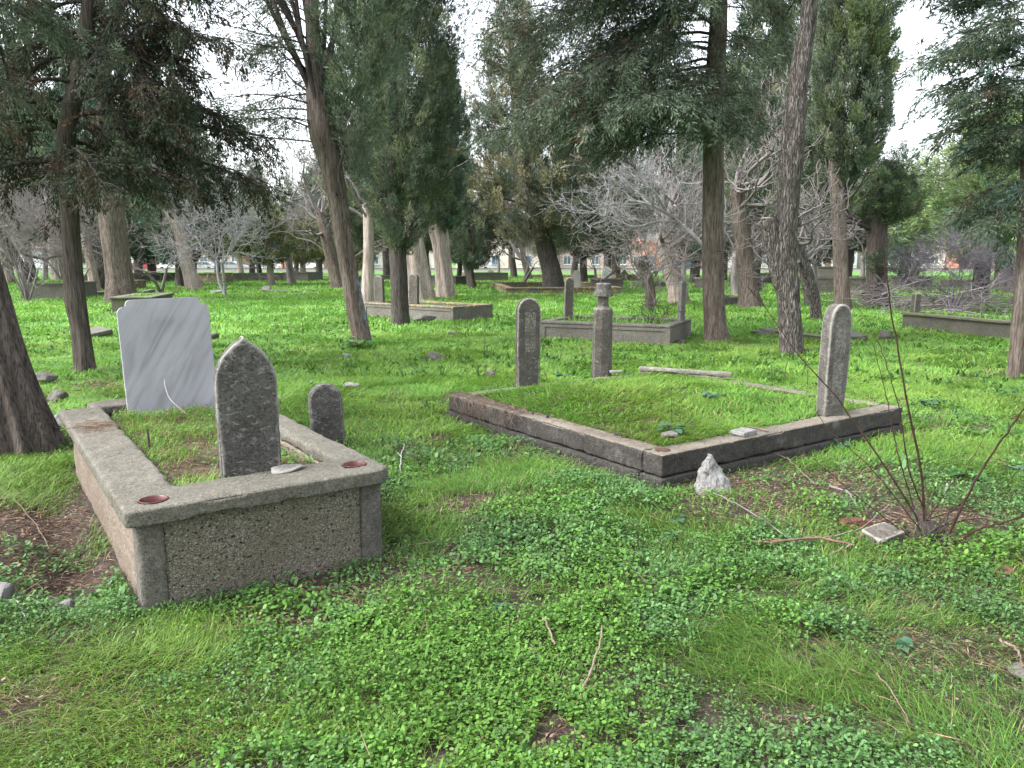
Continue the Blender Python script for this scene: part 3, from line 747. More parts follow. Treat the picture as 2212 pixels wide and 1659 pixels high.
stone(1062, 815, (.15, .1, .1), m_rock_grey, 'small grey stone in grass next to the plot', 15)
stone(748, 775, (.12, .1, .1), m_rock_white, 'little white stone near the leaning trunk foot', 16)
stone(760, 838, (.22, .15, .07), m_rock_white, 'flat whitish stone right of the small rough headstone', 17)
stone(1650, 726, (.5, .3, .14), m_rock_grey, 'rough stone at the left end of the sunken grave', 18)
stone(1840, 738, (.45, .3, .2), m_rock_grey, 'grey rubble stone right of the tall kerb headstone', 19)
stone(1915, 738, (.24, .15, .26), m_grave_dk, 'brown upright stone in grass left of the mossy grave', 20)
stone(1445, 948, (.13, .10, .07), m_rock_grey, 'pale stone under the leafy plant in the plot corner', 21, z=.24)
stone(980, 722, (.2, .15, .1), m_rock_grey, 'tiny stone in grass beyond the leaning trunk', 22)
stone(575, 628, (.5, .3, .25), m_rock_white, 'white stone in the far grass right of the marble slab', 23)
stone(470, 633, (.8, .5, .14), m_rock_white, 'flat white slab in the far grass above the marble slab', 24)
stone(2210, 1462, (.1, .1, .06), m_rock_grey, 'grey pebble at the right picture border', 25)
stone(1940, 1390, (.06, .05, .035), m_brick, 'tan dry leaf shaped as a lump in the near grass at lower right', 26)  # stands for a dry leaf, drawn as a small brick-coloured lump
stone(1470, 745, (.22, .2, .12), m_bark_dark, 'dark lump beside the corner of the panelled grave', 27)  # dark item of unclear kind, drawn as a lump like the stones
# ------------------------------------------------------------------ trees
def ease_pts(pts):                # [(x, y, z, r)]
    return np.asarray(pts, float)
def trunk_arrays(pts, seg=24, dz=.06, amp=.10, ridge=5.0, seed=0, zs=.7, flute=0.0, nfl=7):
    """pts: rows (x, y, z, r) -> V, F ; radius wrinkled by noise running along the stem"""
    P = np.asarray(pts, float); L = np.linalg.norm(np.diff(P[:, :3], axis=0), axis=1).sum()
    n = max(6, int(L / dz)); S = spline(P, n); S[:, 3] = np.maximum(S[:, 3], .004)
    C0, r = S[:, :3], S[:, 3]
    T = np.gradient(C0, axis=0); T /= np.linalg.norm(T, axis=1)[:, None]
    A = np.cross(np.tile((0., 1, 0), (n, 1)), T); A /= np.linalg.norm(A, axis=1)[:, None]; B = np.cross(T, A)
    th = np.linspace(0, 2 * math.pi, seg, endpoint=False)
    TH, ZZ = np.meshgrid(th, np.linspace(0, L, n))
    Q = np.c_[(np.cos(TH) * ridge * .5).ravel(), (np.sin(TH) * ridge * .5).ravel(), (ZZ * zs).ravel()]
    w_ = (fbm(Q, 1.0, seed, 3) - .5) * 2 * amp
    w_ += (fbm(np.c_[Q[:, :2] * .35, Q[:, 2]], 1.0, seed + 3, 2) - .5) * amp * 1.2
    if flute:
        ph = TH.ravel() * nfl + 1.5 * fbm(Q * .5, 1, seed + 9, 2) * 3
        w_ += flute * np.cos(ph)
    rr = r[:, None] * (1 + w_.reshape(n, seg))
    V = C0[:, None] + rr[..., None] * (np.cos(TH)[..., None] * A[:, None] + np.sin(TH)[..., None] * B[:, None])
    i = np.arange(n - 1)[:, None] * seg + np.arange(seg)[None]; j = np.arange(n - 1)[:, None] * seg + (np.arange(seg)[None] + 1) % seg
    F = np.stack([i, j, j + seg, i + seg], -1).reshape(-1, 4)
    return V.reshape(-1, 3), F
def trunk(name, parent, pts, m, **k):
    V, F = trunk_arrays(pts, **k)
    return link(name, arr_mesh(name, V, F, None, True), m, parent)

def sprigs(P, D, L, W, T, rng, bend=.25):
    """lance-shaped sprays: P (n,3) foot, D (n,3) heading, L length, W width, T (n,3) colour"""
    n = len(P); D = D / (np.linalg.norm(D, axis=1)[:, None] + 1e-9)
    S = np.cross(D, rng.normal(size=(n, 3))); S /= np.linalg.norm(S, axis=1)[:, None] + 1e-9
    N = np.cross(D, S)
    L = np.broadcast_to(L, (n,))[:, None]; W = np.broadcast_to(W, (n,))[:, None]
    a = P; b = P + D * L * .45 + S * W * .5 + N * W * .15; c = P + D * L * .45 - S * W * .5 + N * W * .15
    d = P + D * L - N * L * bend * rng.uniform(-.5, 1, (n, 1))
    V = np.stack([a, b, c, d], 1).reshape(-1, 3)
    i = np.arange(n)[:, None] * 4
    F = np.concatenate([i + [0, 2, 1], i + [1, 2, 3]], 1).reshape(-1, 3)
    return V, F, np.repeat(T, 4, 0)
def pick(cols, rng, n, jit=.12):
    c = np.asarray(cols, float); w_ = rng.random((n,)); k = rng.integers(0, len(c), n); k2 = rng.integers(0, len(c), n)
    o = c[k] * (1 - .35 * w_[:, None]) + c[k2] * .35 * w_[:, None]
    return o * rng.uniform(1 - jit, 1 + jit, (n, 1))

G_DARK = [(.026, .036, .024), (.036, .047, .030), (.030, .040, .030), (.048, .053, .033)]
G_CYP = [(.043, .062, .042), (.055, .076, .050), (.070, .092, .059), (.082, .095, .054), (.057, .077, .058), (.098, .110, .064)]
G_OLIVE = [(.095, .10, .038), (.12, .118, .045), (.075, .09, .04), (.06, .082, .045)]
G_TAN = [(.125, .112, .062), (.11, .102, .060), (.09, .09, .058), (.07, .077, .052), (.145, .128, .075), (.062, .072, .052)]
G_BROWN = [(.055, .034, .024), (.045, .030, .024), (.036, .034, .024), (.07, .045, .03)]
G_LIGHT = [(.075, .115, .050), (.10, .14, .058), (.065, .10, .048), (.115, .145, .068)]
G_BLUE = [(.045, .075, .062), (.06, .095, .078), (.035, .060, .050)]
G_GREY = [(.062, .078, .058), (.08, .095, .07), (.05, .066, .05), (.10, .11, .075)]

def column_crown(rng, axis_pts, prof, n_cl, per, ln, wd, cols, cols2=None, lump=.35, seed=0, spread=.17, up=1.0, gap=.30, mix2=.25, core=.5):
    """cypress crown: clumps of upswept sprays in the outer shell of a radius profile [(z, r)] about a bent axis"""
    A = np.asarray(axis_pts, float); zz = np.array([p[0] for p in prof]); rr = np.array([p[1] for p in prof])
    zs = np.linspace(zz[0], zz[-1], 200); rs = np.interp(zs, zz, rr); cdf = np.cumsum(rs + .1); cdf /= cdf[-1]
    z = np.interp(rng.random(n_cl), cdf, zs); th = rng.random(n_cl) * 2 * math.pi
    q = np.c_[np.cos(th) * 1.7, np.sin(th) * 1.7, z * 1.0]
    per, wd, ln = per * 1.7, wd * .55, ln * .9
    lob = fbm(q, 1.0, seed, 3); crev = np.abs(fbm(q * (2.1, 2.1, .9), 1.5, seed + 7, 2) - .5)
    R0 = np.interp(z, zz, rr) * (1 - lump + 2 * lump * lob) * (.52 + .56 * sstep(.0, .13, crev))
    f = core + (1 - core) * np.sqrt(rng.random(n_cl))
    keep = (fbm(q, 1.35, seed + 50, 2) > gap) | (rng.random(n_cl) < .12)
    z, th, R0, f = z[keep], th[keep], R0[keep], f[keep]; n = len(z)
    ax = np.stack([np.interp(z, A[:, 2], A[:, k]) for k in (0, 1)], 1)
    Cc = np.c_[ax[:, 0] + np.cos(th) * R0 * f, ax[:, 1] + np.sin(th) * R0 * f, z]
    out = np.c_[np.cos(th), np.sin(th), np.zeros(n)]
    tint = pick(cols, rng, n) * rng.uniform(.4, 1.5, (n, 1))
    if cols2 is not None:
        s = fbm(Cc, .9, seed + 80, 3) > (1 - mix2) * .5 + .27
        tint[s] = pick(cols2, rng, int(s.sum()))
    # each clump is a flame-shaped tuft: sprays leave a common stem, all swept the same way
    A_ = out * rng.uniform(.25, .8, (n, 1)) + np.array((0, 0, up)) + rng.normal(size=(n, 3)) * .28; A_ /= np.linalg.norm(A_, axis=1)[:, None]
    TLn = spread * 2.6 * rng.uniform(.6, 1.35, n)
    k = rng.poisson(per, n) + 3; idx = np.repeat(np.arange(n), k); N = len(idx)
    tt = rng.random(N) ** .9; sd = rng.normal(size=(N, 3)); sd -= A_[idx] * np.einsum('ij,ij->i', sd, A_[idx])[:, None]; sd /= np.linalg.norm(sd, axis=1)[:, None] + 1e-9
    rad = spread * .62 * (np.sin(np.clip(tt * .9 + .12, 0, 1) * math.pi)) * np.sqrt(rng.random(N))
    P = Cc[idx] + A_[idx] * ((tt - .35) * TLn[idx])[:, None] + sd * rad[:, None]
    D = A_[idx] + sd * .55 + rng.normal(size=(N, 3)) * .18
    Ls = ln * rng.uniform(.6, 1.3, N)
    return sprigs(P, D, Ls, wd * rng.uniform(.7, 1.3, N), tint[idx] * rng.uniform(.9, 1.1, (N, 1)), rng)

def branch_curve(p, az, el, L, droop, rng, n=9, tipup=.25):
    pts = [np.array(p, float)]; d = np.array((math.cos(az) * math.cos(el), math.sin(az) * math.cos(el), math.sin(el)))
    for k in range(n - 1):
        t = k / (n - 1)
        pts.append(pts[-1] + d * L / (n - 1))
        d = d + np.array((0, 0, -droop * (1 - t) * .35 + tipup * t * .25)) + rng.normal(size=3) * .09; d /= np.linalg.norm(d)
    return np.array(pts)
def spread_tree(rng, trunk_fn, specs, cols, cols_dead, leaf=(.10, .03), per_m=130, hang=.6, fluff=.12, sub_gap=.22, dead=.25, sub_len=.42, r0=.045):
    """branching conifer: specs rows (height, azimuth, elevation, length, droop); returns wood lines and sprays"""
    wood, PP, DD, TT = [], [], [], []
    for (h, az, el, L, dr) in specs:
        c = branch_curve(trunk_fn(h), az, el, L, dr, rng, 12)
        rb = r0 * (L / 3) ** .8
        wood.append((c, np.linspace(rb, rb * .15, len(c))))
        nsub = max(3, int(L / sub_gap))
        cl = [(c, .35)]
        for s in range(nsub):
            t = .08 + .92 * (s + rng.random()) / nsub
            k = min(int(t * 11), 10); p = c[k] + (c[k + 1] - c[k]) * (t * 11 - k)
            d = c[min(k + 1, 11)] - c[k]; a2 = math.atan2(d[1], d[0]) + (1 if s % 2 else -1) * rng.uniform(.5, 1.25)
            l2 = L * sub_len * (1.05 - .65 * t) * rng.uniform(.6, 1.3)
            c2 = branch_curve(p, a2, rng.uniform(-.25, .35), l2, dr * 1.3 + .2, rng, 7)
            wood.append((c2, np.linspace(rb * .32, .003, len(c2)))); cl.append((c2, .1))
        for c2, t0 in cl:             # tufts of drooping sprays along each twig
            l2 = np.linalg.norm(np.diff(c2, axis=0), axis=1).sum(); nt = max(2, int(l2 * (1 - t0) / .085)); per = int(per_m * .21)
            tt = (t0 + (1 - t0) * (np.arange(nt) + rng.random(nt)) / nt) * (len(c2) - 1); k = np.minimum(tt.astype(int), len(c2) - 2); f = (tt - k)[:, None]
            B = c2[k] * (1 - f) + c2[k + 1] * f
            d = c2[k + 1] - c2[k]; d /= np.linalg.norm(d, axis=1)[:, None]
            A_ = d * .7 + np.array((0, 0, -hang)) * rng.uniform(.3, 1.5, (nt, 1)) + rng.normal(size=(nt, 3)) * np.array((.5, .5, .3)); A_ /= np.linalg.norm(A_, axis=1)[:, None]
            tn = pick(cols, rng, nt, .3); isd = rng.random(nt) < dead * (1.5 - 1.1 * tt / len(c2))
            if isd.any(): tn[isd] = pick(cols_dead, rng, int(isd.sum()))
            i_ = np.repeat(np.arange(nt), per); N = len(i_); u = rng.random(N)
            sd = rng.normal(size=(N, 3)) * np.array((1, 1, .45))
            P = B[i_] + A_[i_] * (u * fluff * 2.0)[:, None] + sd * (fluff * .30 * np.sin(np.clip(u + .15, 0, 1) * math.pi))[:, None]
            PP.append(P); DD.append(A_[i_] + sd * .40); TT.append(tn[i_] * rng.uniform(.9, 1.1, (N, 1)))
    P, D, T = map(np.concatenate, (PP, DD, TT)); n = len(P)
    return wood, sprigs(P, D, leaf[0] * .85 * rng.uniform(.5, 1.4, n), leaf[1] * .5 * rng.uniform(.7, 1.3, n), T, rng)
def crown_obj(name, parent, data, m=None):
    V, F, T = data
    return link(name, arr_mesh(name, V, F, T), m or m_foliage, parent)
def wood_obj(name, parent, lines, m, sides=5):
    V, F = tubes(lines, sides); return link(name, arr_mesh(name, V, F, None, True), m, parent)
def cat3(*ds):
    Vs, Fs, Ts, n = [], [], [], 0
    for V, F, T in ds: Vs.append(V); Fs.append(F + n); Ts.append(T); n += len(V)
    return np.concatenate(Vs), np.concatenate(Fs), np.concatenate(Ts)

def bare_lines(rng, p, d, L, r, depth, out, curl=.22, up=.06, fork=(2, 3), ratio=(.62, .86), spread=.65, rmin=.003, minL=.12):
    n = 5; pts = [np.array(p, float)]; d = np.array(d, float); d /= np.linalg.norm(d)
    for k in range(n - 1):
        pts.append(pts[-1] + d * L / (n - 1)); d = d + rng.normal(size=3) * curl + np.array((0, 0, up)); d /= np.linalg.norm(d)
    r1 = max(rmin, r * .68); out.append((np.array(pts), np.linspace(r, r1, n)))
    if depth <= 0 or L < minL: return
    nf = int(rng.integers(fork[0], fork[1] + 1))
    for k in range(nf):
        t = rng.uniform(.45, 1.0) if k else 1.0
        i = min(int(t * (n - 1)), n - 2); q = pts[i] + (pts[i + 1] - pts[i]) * (t * (n - 1) - i)
        dd = d + rng.normal(size=3) * spread; dd /= np.linalg.norm(dd)
        bare_lines(rng, q, dd, L * rng.uniform(*ratio), max(rmin, r1 * rng.uniform(.55, .85)), depth - 1, out, curl, up, fork, ratio, spread, rmin, minL)
def path_px(Y, rows, base=None):
    """rows (u, v, radius m) along a stem all Y metres off -> rows (x, y, z, r) relative to the first, plus the base point"""
    w_ = np.array([[*atd(u, v, Y), r] for u, v, r in rows]); b = w_[0, :3].copy()
    b[2] = gz1(b[0], b[1]); w_[:, :3] -= b; w_[0, 2] = min(w_[0, 2], -.1)
    return w_, b
def ipath(pts): return lambda h: np.array([np.interp(h, pts[:, 2], pts[:, k]) for k in (0, 1)] + [h])

# ---- thick leaning trunk at the left border
p, b = path_px(6.2, [(52, 985, .33), (45, 950, .285), (25, 880, .235), (-5, 780, .20), (-40, 660, .185), (-75, 540, .18), (-150, 300, .16), (-190, 60, .14), (-210, -300, .10), (-215, -620, .05)])
t = thing('cypress_tree', 'thick leaning trunk cut by the left picture border, a streak of blue paint on it', 'tree', b)
T1 = trunk('trunk', t, p, m_bark_brown, seg=72, dz=.03, amp=.10, ridge=7, seed=4, flute=.10, nfl=9)
rng = np.random.default_rng(1)
f = ipath(p)
sp = [(h, rng.uniform(-.5, 1.9) if k % 2 else rng.uniform(0, 6.28), rng.uniform(-.2, .4), rng.uniform(1.0, 2.0), .3) for k, h in enumerate(np.linspace(3.0, 6.0, 22))]
wd_, sc_ = spread_tree(rng, f, sp, G_DARK + G_CYP[:2], G_BROWN, (.055, .018), 330, .5, .10, .16)
wood_obj('limbs', t, wd_, m_bark_dark); crown_obj('crown', t, sc_)
def paint_patch(tr, zlo, zhi, a0, a1, seed, pts):
    """brushed-on paint: faces of the trunk between two heights and two angles, with a ragged edge"""
    me = tr.data; me.materials.append(m_blue_paint); S = spline(pts, 300)
    c = np.empty(len(me.polygons) * 3, np.float32); me.polygons.foreach_get('center', c); c = c.reshape(-1, 3)
    ax = np.stack([np.interp(c[:, 2], S[:, 2], S[:, k]) for k in (0, 1)], 1)
    a = np.arctan2(c[:, 1] - ax[:, 1], c[:, 0] - ax[:, 0])
    u, v = (a - a0) / (a1 - a0), (c[:, 2] - zlo) / (zhi - zlo)
    e = np.minimum(np.minimum(u, 1 - u) * 3, np.minimum(v, 1 - v) * 4)
    me.polygons.foreach_set('material_index', (fbm(c * (1, 1, .4), 14, seed, 3) < .36 + .28 * np.clip(e, -2, .6)).astype(np.int32) * (e > 0))
paint_patch(T1, 1.15, 1.8, -1.5, .1, 5, p)

# ---- slim trunk with dark drooping crown, left
p, b = path_px(10.5, [(184, 800, 0.167), (182, 780, 0.136), (172, 700, 0.123), (162, 640, 0.136), (157, 560, 0.119), (150, 450, 0.114), (143, 380, 0.119), (142, 300, 0.114), (158, 215, 0.106), (178, 130, 0.097), (190, 40, 0.088), (200, -120, 0.070), (205, -420, 0.026)])
t = thing('cypress_tree', 'slim brown trunk left of the marble slab under a dark drooping crown', 'tree', b)
trunk('trunk', t, p, m_bark_brown, seg=28, dz=.045, amp=.10, ridge=4, seed=14)
rng = np.random.default_rng(2); f = ipath(p)
l2 = [np.array((f(3.75), f(4.0) + (.14, 0, .0), f(4.45) + (.32, 0, 0), f(5.0) + (.42, 0, 0), f(5.6) + (.5, 0, 0)))]
l2 = [(spline(l2[0], 12), np.linspace(.085, .05, 12))]
sp = []
for k, h in enumerate(np.linspace(2.75, 6.6, 48)):
    az = [0, 3.1, -.55, 2.3, .7, -2.6, .2, 1.57][k % 8] + rng.uniform(-.5, .5)
    L = rng.uniform(1.5, 2.5) * (1.0 if h < 4.6 else .9) * (1.05 if abs(math.sin(az)) < .6 else .8) * (.86 if math.cos(az) > .3 and h > 3.5 else 1)
    sp.append((h, az, rng.uniform(-.05, .35), L, rng.uniform(.25, .7)))
wd_, sc_ = spread_tree(rng, f, sp, [tuple(x * .72 for x in c_) for c_ in G_DARK], [tuple(x * .6 for x in c_) for c_ in G_BROWN], (.085, .031), 235, .75, .18, .2, .30, .45)
wood_obj('limbs', t, wd_ + l2, m_bark_dark); crown_obj('crown', t, sc_)

# ---- leaning trunk, centre left, blue paint on its flank
p, b = path_px(13.8, [(784, 745, 0.215), (780, 720, 0.172), (768, 660, 0.159), (755, 590, 0.155), (742, 510, 0.150), (730, 430, 0.159), (716, 360, 0.181), (700, 290, 0.224), (690, 230, 0.198), (682, 150, 0.155), (676, 60, 0.120), (670, -60, 0.086), (664, -300, 0.043)])
t = thing('cypress_tree', 'leaning brown trunk left of centre with blue paint on its lower right flank', 'tree', b)
T4 = trunk('trunk', t, p, m_bark, seg=48, dz=.04, amp=.13, ridge=4.5, seed=24, flute=.04, nfl=5)
paint_patch(T4, .30, 1.25, -.60, .15, 6, p)
rng = np.random.default_rng(3); f = ipath(p)
S2 = []
for k in range(12):                # steep stems fanning out of the fork
    h0 = 3.5 + .11 * k; s = f(h0); dx = (-.5, .35, -.9, .15, -1.2, .55, -.25, -.7, -1.05, .05, -1.35, -.4)[k]
    c = np.array([s, s + (dx * .22, rng.uniform(-.2, .2), .7), s + (dx * .6, rng.uniform(-.3, .3), 1.6), s + (dx * 1.05, rng.uniform(-.4, .4), 2.8), s + (dx * 1.4, rng.uniform(-.5, .5), 4.2)])
    S2.append((spline(c, 14), np.linspace(.05, .02, 14)))
dead_l = [np.array([f(2.6) + (.14, -.2, 0), f(3.0) + (.15, -.25, 0), f(3.35) + (.32, -.28, 0), f(3.8) + (.34, -.2, 0)])]
S2 += [(spline(c, 9), np.linspace(.035, .02, 9)) for c in dead_l]
sp = []
for k in range(24):
    h = rng.uniform(3.1, 6.6); sp.append((h, rng.uniform(2.4, 3.9), rng.uniform(.05, .9), rng.uniform(1.2, 2.3), rng.uniform(.0, .5)))
wd_, sc_ = spread_tree(rng, f, sp, G_DARK + G_CYP[:2], G_BROWN, (.085, .028), 85, .45, .15, .26, .12, .4, .025)
ax = np.c_[f(3.)[0] + np.array((.45, .5, .55, .6)), np.zeros(4), (3, 5, 7, 10)]
sc2 = column_crown(rng, ax, [(2.9, .12), (3.6, .40), (5, .62), (7, .75), (9.5, .45), (10.5, .05)], 800, 40, .10, .03, G_CYP, G_GREY, seed=5, gap=.28)
wood_obj('limbs', t, wd_ + S2, m_bark_dark); crown_obj('crown', t, cat3(sc_, sc2))

# ---- columnar cypress, centre left
p, b = path_px(18, [(866, 697, 0.276), (865, 680, 0.216), (862, 600, 0.198), (858, 520, 0.189), (854, 430, 0.184), (848, 330, 0.175), (844, 200, 0.156), (844, 50, 0.129), (846, -200, 0.074), (848, -500, 0.028)])
t = thing('cypress_tree', 'straight dark trunk carrying the tall dense columnar crown left of the sky gap', 'tree', b)
trunk('trunk', t, p, m_bark_dark, seg=26, dz=.06, amp=.07, ridge=4, seed=34)
rng = np.random.default_rng(4)
ax = np.array([(-.03, 0, 0), (.1, 0, 2.5), (.2, 0, 4), (.28, 0, 7), (.3, 0, 13)])
sc_ = column_crown(rng, ax, [(1.75, .2), (2.3, .62), (3.2, 1.0), (4.3, 1.02), (5.4, 1.12), (7, 1.12), (9, 1.0), (11, .75), (13, .1)], 2600, 44, .10, .032, G_CYP + G_DARK[2:], G_GREY + G_OLIVE[2:], seed=15, gap=.33, lump=.34)
lb = [(branch_curve((rng.normal(0, .1), rng.normal(0, .1), h), a, .9, rng.uniform(.6, 1.1), .1, rng, 6), np.linspace(.03, .008, 6)) for h, a in zip(np.linspace(1.6, 4, 26), rng.random(26) * 6.28)]
wood_obj('limbs', t, lb, m_limb); crown_obj('crown', t, sc_)

# ---- pale fluted trunks right behind it
for (Y, rows, lab, sd, prof, axs) in (
    (29.0, [(908, 645, .62), (902, 600, .48), (893, 540, .44), (884, 480, .42), (878, 430, .35), (872, 330, .25), (868, 200, .18), (868, 0, .1)], 'broad pale fluted trunk right behind the dark columnar cypress', 44,
     [(3.0, .2), (4.2, .9), (6, 1.2), (9, 1.1), (13, .5), (14, .1)], [(-.5, 0, 0), (-.6, 0, 14)]),
    (31.0, [(965, 625, .40), (960, 590, .33), (953, 530, .32), (946, 485, .36), (950, 400, .25), (952, 260, .16), (952, 100, .08)], 'pale fluted trunk with blue-green column crown at the edge of the sky gap', 45,
     [(2.6, .25), (3.2, .7), (4.5, 1.0), (7, .95), (8.6, .55), (9.6, .1)], [(-.1, 0, 0), (-.1, 0, 10)])):
    p, b = path_px(Y, rows); t = thing('cypress_tree', lab, 'tree', b)
    trunk('trunk', t, p, m_bark_pale, seg=30, dz=.09, amp=.10, ridge=4, seed=sd, flute=.14, nfl=6)
    rng = np.random.default_rng(sd)
    crown_obj('crown', t, column_crown(rng, axs, prof, 1100, 40, .14, .045, G_BLUE + G_CYP, G_CYP, seed=sd, gap=.28))

# ---- straight trunk right of centre, crown of layered sprays reaching left
p, b = path_px(14.7, [(1548, 735, 0.296), (1547, 722, 0.239), (1544, 690, 0.209), (1541, 600, 0.200), (1540, 500, 0.198), (1541, 380, 0.193), (1542, 260, 0.184), (1546, 150, 0.174), (1552, 40, 0.157), (1556, -150, 0.113), (1560, -450, 0.052)])
t = thing('cypress_tree', 'tall straight brown trunk right of the panelled grave with branches reaching left', 'tree', b)
trunk('trunk', t, p, m_bark, seg=36, dz=.05, amp=.05, ridge=5, seed=54)
rng = np.random.default_rng(6); f = ipath(p)
sp = [(4.15, 3.14, .12, 3.0, .25), (3.85, 2.9, .05, 2.4, .25)]
for k, h in enumerate(np.linspace(4.1, 8.2, 46)):
    az = (3.14 + rng.uniform(-.75, .75)) if k % 3 else rng.uniform(-1.2, 1.2)
    L = rng.uniform(2.6, 4.7) if abs(az - 3.14) < 1 else rng.uniform(1.0, 1.9)
    if h < 5.2: L *= .8
    sp.append((h, az, rng.uniform(.0, .35), L, rng.uniform(.25, .5)))
for k in range(8): sp.append((rng.uniform(3.9, 6.5), rng.uniform(-2.2, -1.1), .1, rng.uniform(1.2, 2.2), .4))
wd_, sc_ = spread_tree(rng, f, sp, G_DARK + G_CYP[:3] + G_GREY[:2], G_BROWN, (.10, .034), 135, .6, .20, .22, .07, .46, .026)
wood_obj('limbs', t, wd_, m_bark_dark); crown_obj('crown', t, sc_)

# ---- furrowed trunk with a sawn stub
p, b = path_px(12.6, [(1712, 765, 0.234), (1710, 745, 0.194), (1706, 690, 0.184), (1701, 620, 0.180), (1694, 560, 0.194), (1697, 500, 0.180), (1702, 430, 0.167), (1709, 350, 0.176), (1713, 300, 0.171), (1722, 200, 0.153), (1734, 110, 0.140), (1746, 40, 0.122), (1752, -60, 0.108), (1758, -260, 0.063)])
t = thing('cypress_tree', 'pale deeply furrowed trunk with a sawn-off stub on its left side', 'tree', b)
tr = trunk('trunk', t, p, m_bark_old, seg=44, dz=.035, amp=.11, ridge=7, seed=64, zs=1.6)
ps, _ = path_px(12.6, [(1702, 650, .13), (1686, 590, .16), (1672, 530, .15), (1664, 490, .138), (1661, 474, .130), (1660, 471, .118)])
ps[:, :3] += (_ - b); ps[:, 2] = [atd(0, v, 12.6)[2] - b[2] for v in (650, 590, 530, 490, 474, 471)]
trunk('stub', t, ps, m_bark_old, seg=32, dz=.035, amp=.08, ridge=6, seed=65, zs=1.6)
V, F = loft([(.118, .118, -.01), (.114, .114, .006), (.10, .10, .010)], 20); link('sawn_face', poly_mesh('sawn_face', np.array(V) + ps[-1, :3], F), m_bark_pale, t)
rng = np.random.default_rng(7); f = ipath(p)
sp = [(h, rng.uniform(0, 6.28), rng.uniform(.1, .5), rng.uniform(.7, 1.6), .3) for h in np.linspace(5.75, 7.4, 14)]
wd_, sc_ = spread_tree(rng, f, sp, G_DARK, G_BROWN, (.09, .026), 110, .5, .14)
wood_obj('limbs', t, wd_, m_bark_dark); crown_obj('crown', t, sc_)

# ---- cypress behind the furrowed trunk
p, b = path_px(22.7, [(1824, 670, .30), (1820, 650, .235), (1816, 560, .21), (1811, 470, .20), (1806, 380, .19), (1800, 250, .15), (1796, 80, .12), (1795, -200, .05)])
t = thing('cypress_tree', 'grey trunk under the green column crown beside the right sky gap', 'tree', b)
trunk('trunk', t, p, m_bark, seg=24, dz=.08, amp=.08, ridge=4, seed=74)
rng = np.random.default_rng(8)
sc_ = column_crown(rng, [(-.2, 0, 0), (-.15, 0, 4), (-.3, 0, 8), (-.3, 0, 14)], [(3.7, .2), (4.3, .72), (5.3, .95), (7, 1.0), (9.5, .95), (12, .7), (14, .1)], 3000, 42, .12, .038, G_CYP + G_GREY, G_OLIVE[2:], seed=28, gap=.27, lump=.36, mix2=.30)
lb = [(branch_curve((rng.normal(-.05, .08), 0, h), a, .7, rng.uniform(.7, 1.5), .1, rng, 6), np.linspace(.03, .008, 6)) for h, a in zip(np.linspace(2.6, 4.6, 22), rng.random(22) * 6.28)]
wood_obj('limbs', t, lb, m_limb); crown_obj('crown', t, sc_)

# ---- right border tree
p, b = path_px(10.1, [(2195, 818, .14), (2195, 800, .10), (2202, 700, .095), (2212, 600, .095), (2216, 500, .09), (2222, 350, .085), (2228, 180, .08), (2232, 0, .07), (2236, -250, .05), (2238, -450, .02)])
t = thing('cypress_tree', 'slim trunk on the right picture border with layered dark green sprays above', 'tree', b)
trunk('trunk', t, p, m_bark, seg=24, dz=.05, amp=.10, ridge=3, seed=84)
rng = np.random.default_rng(9); f = ipath(p); sp = []
for k, h in enumerate(np.linspace(2.05, 6.6, 54)):
    az = 3.14 + rng.uniform(-1.0, 1.0) if k % 3 else rng.uniform(-1.6, 1.6)
    sp.append((h, az, rng.uniform(-.1, .35), rng.uniform(.85, 1.42) * (1 if h > 3.3 else .62), rng.uniform(.15, .6)))
wd_, sc_ = spread_tree(rng, f, sp, G_DARK + G_CYP[:2] + G_BLUE[:1], G_BROWN, (.080, .030), 270, .40, .16, .16, .05, .48, .024)
wood_obj('limbs', t, wd_, m_bark_dark); crown_obj('crown', t, sc_)

# ---- thick trunk on the pale grave, far left
p, b = path_px(27.5, [(262, 640, 0.576), (260, 622, 0.480), (256, 590, 0.416), (248, 520, 0.400), (240, 450, 0.376), (234, 400, 0.336), (226, 300, 0.240), (222, 150, 0.160), (220, -50, 0.080)])
t = thing('cypress_tree', 'very thick grey trunk growing out of a grave behind the slim left trunk', 'tree', b)
trunk('trunk', t, p, m_bark, seg=34, dz=.1, amp=.09, ridge=5, seed=94, flute=.06, nfl=6)
rng = np.random.default_rng(10)
crown_obj('crown', t, column_crown(rng, [(-.5, 0, 0), (-.5, 0, 14)], [(4.0, .4), (5, 1.7), (7, 2.3), (10, 2.2), (13, 1.2), (15, .1)], 1300, 40, .16, .05, G_CYP + G_DARK, G_BLUE, seed=31, gap=.3))

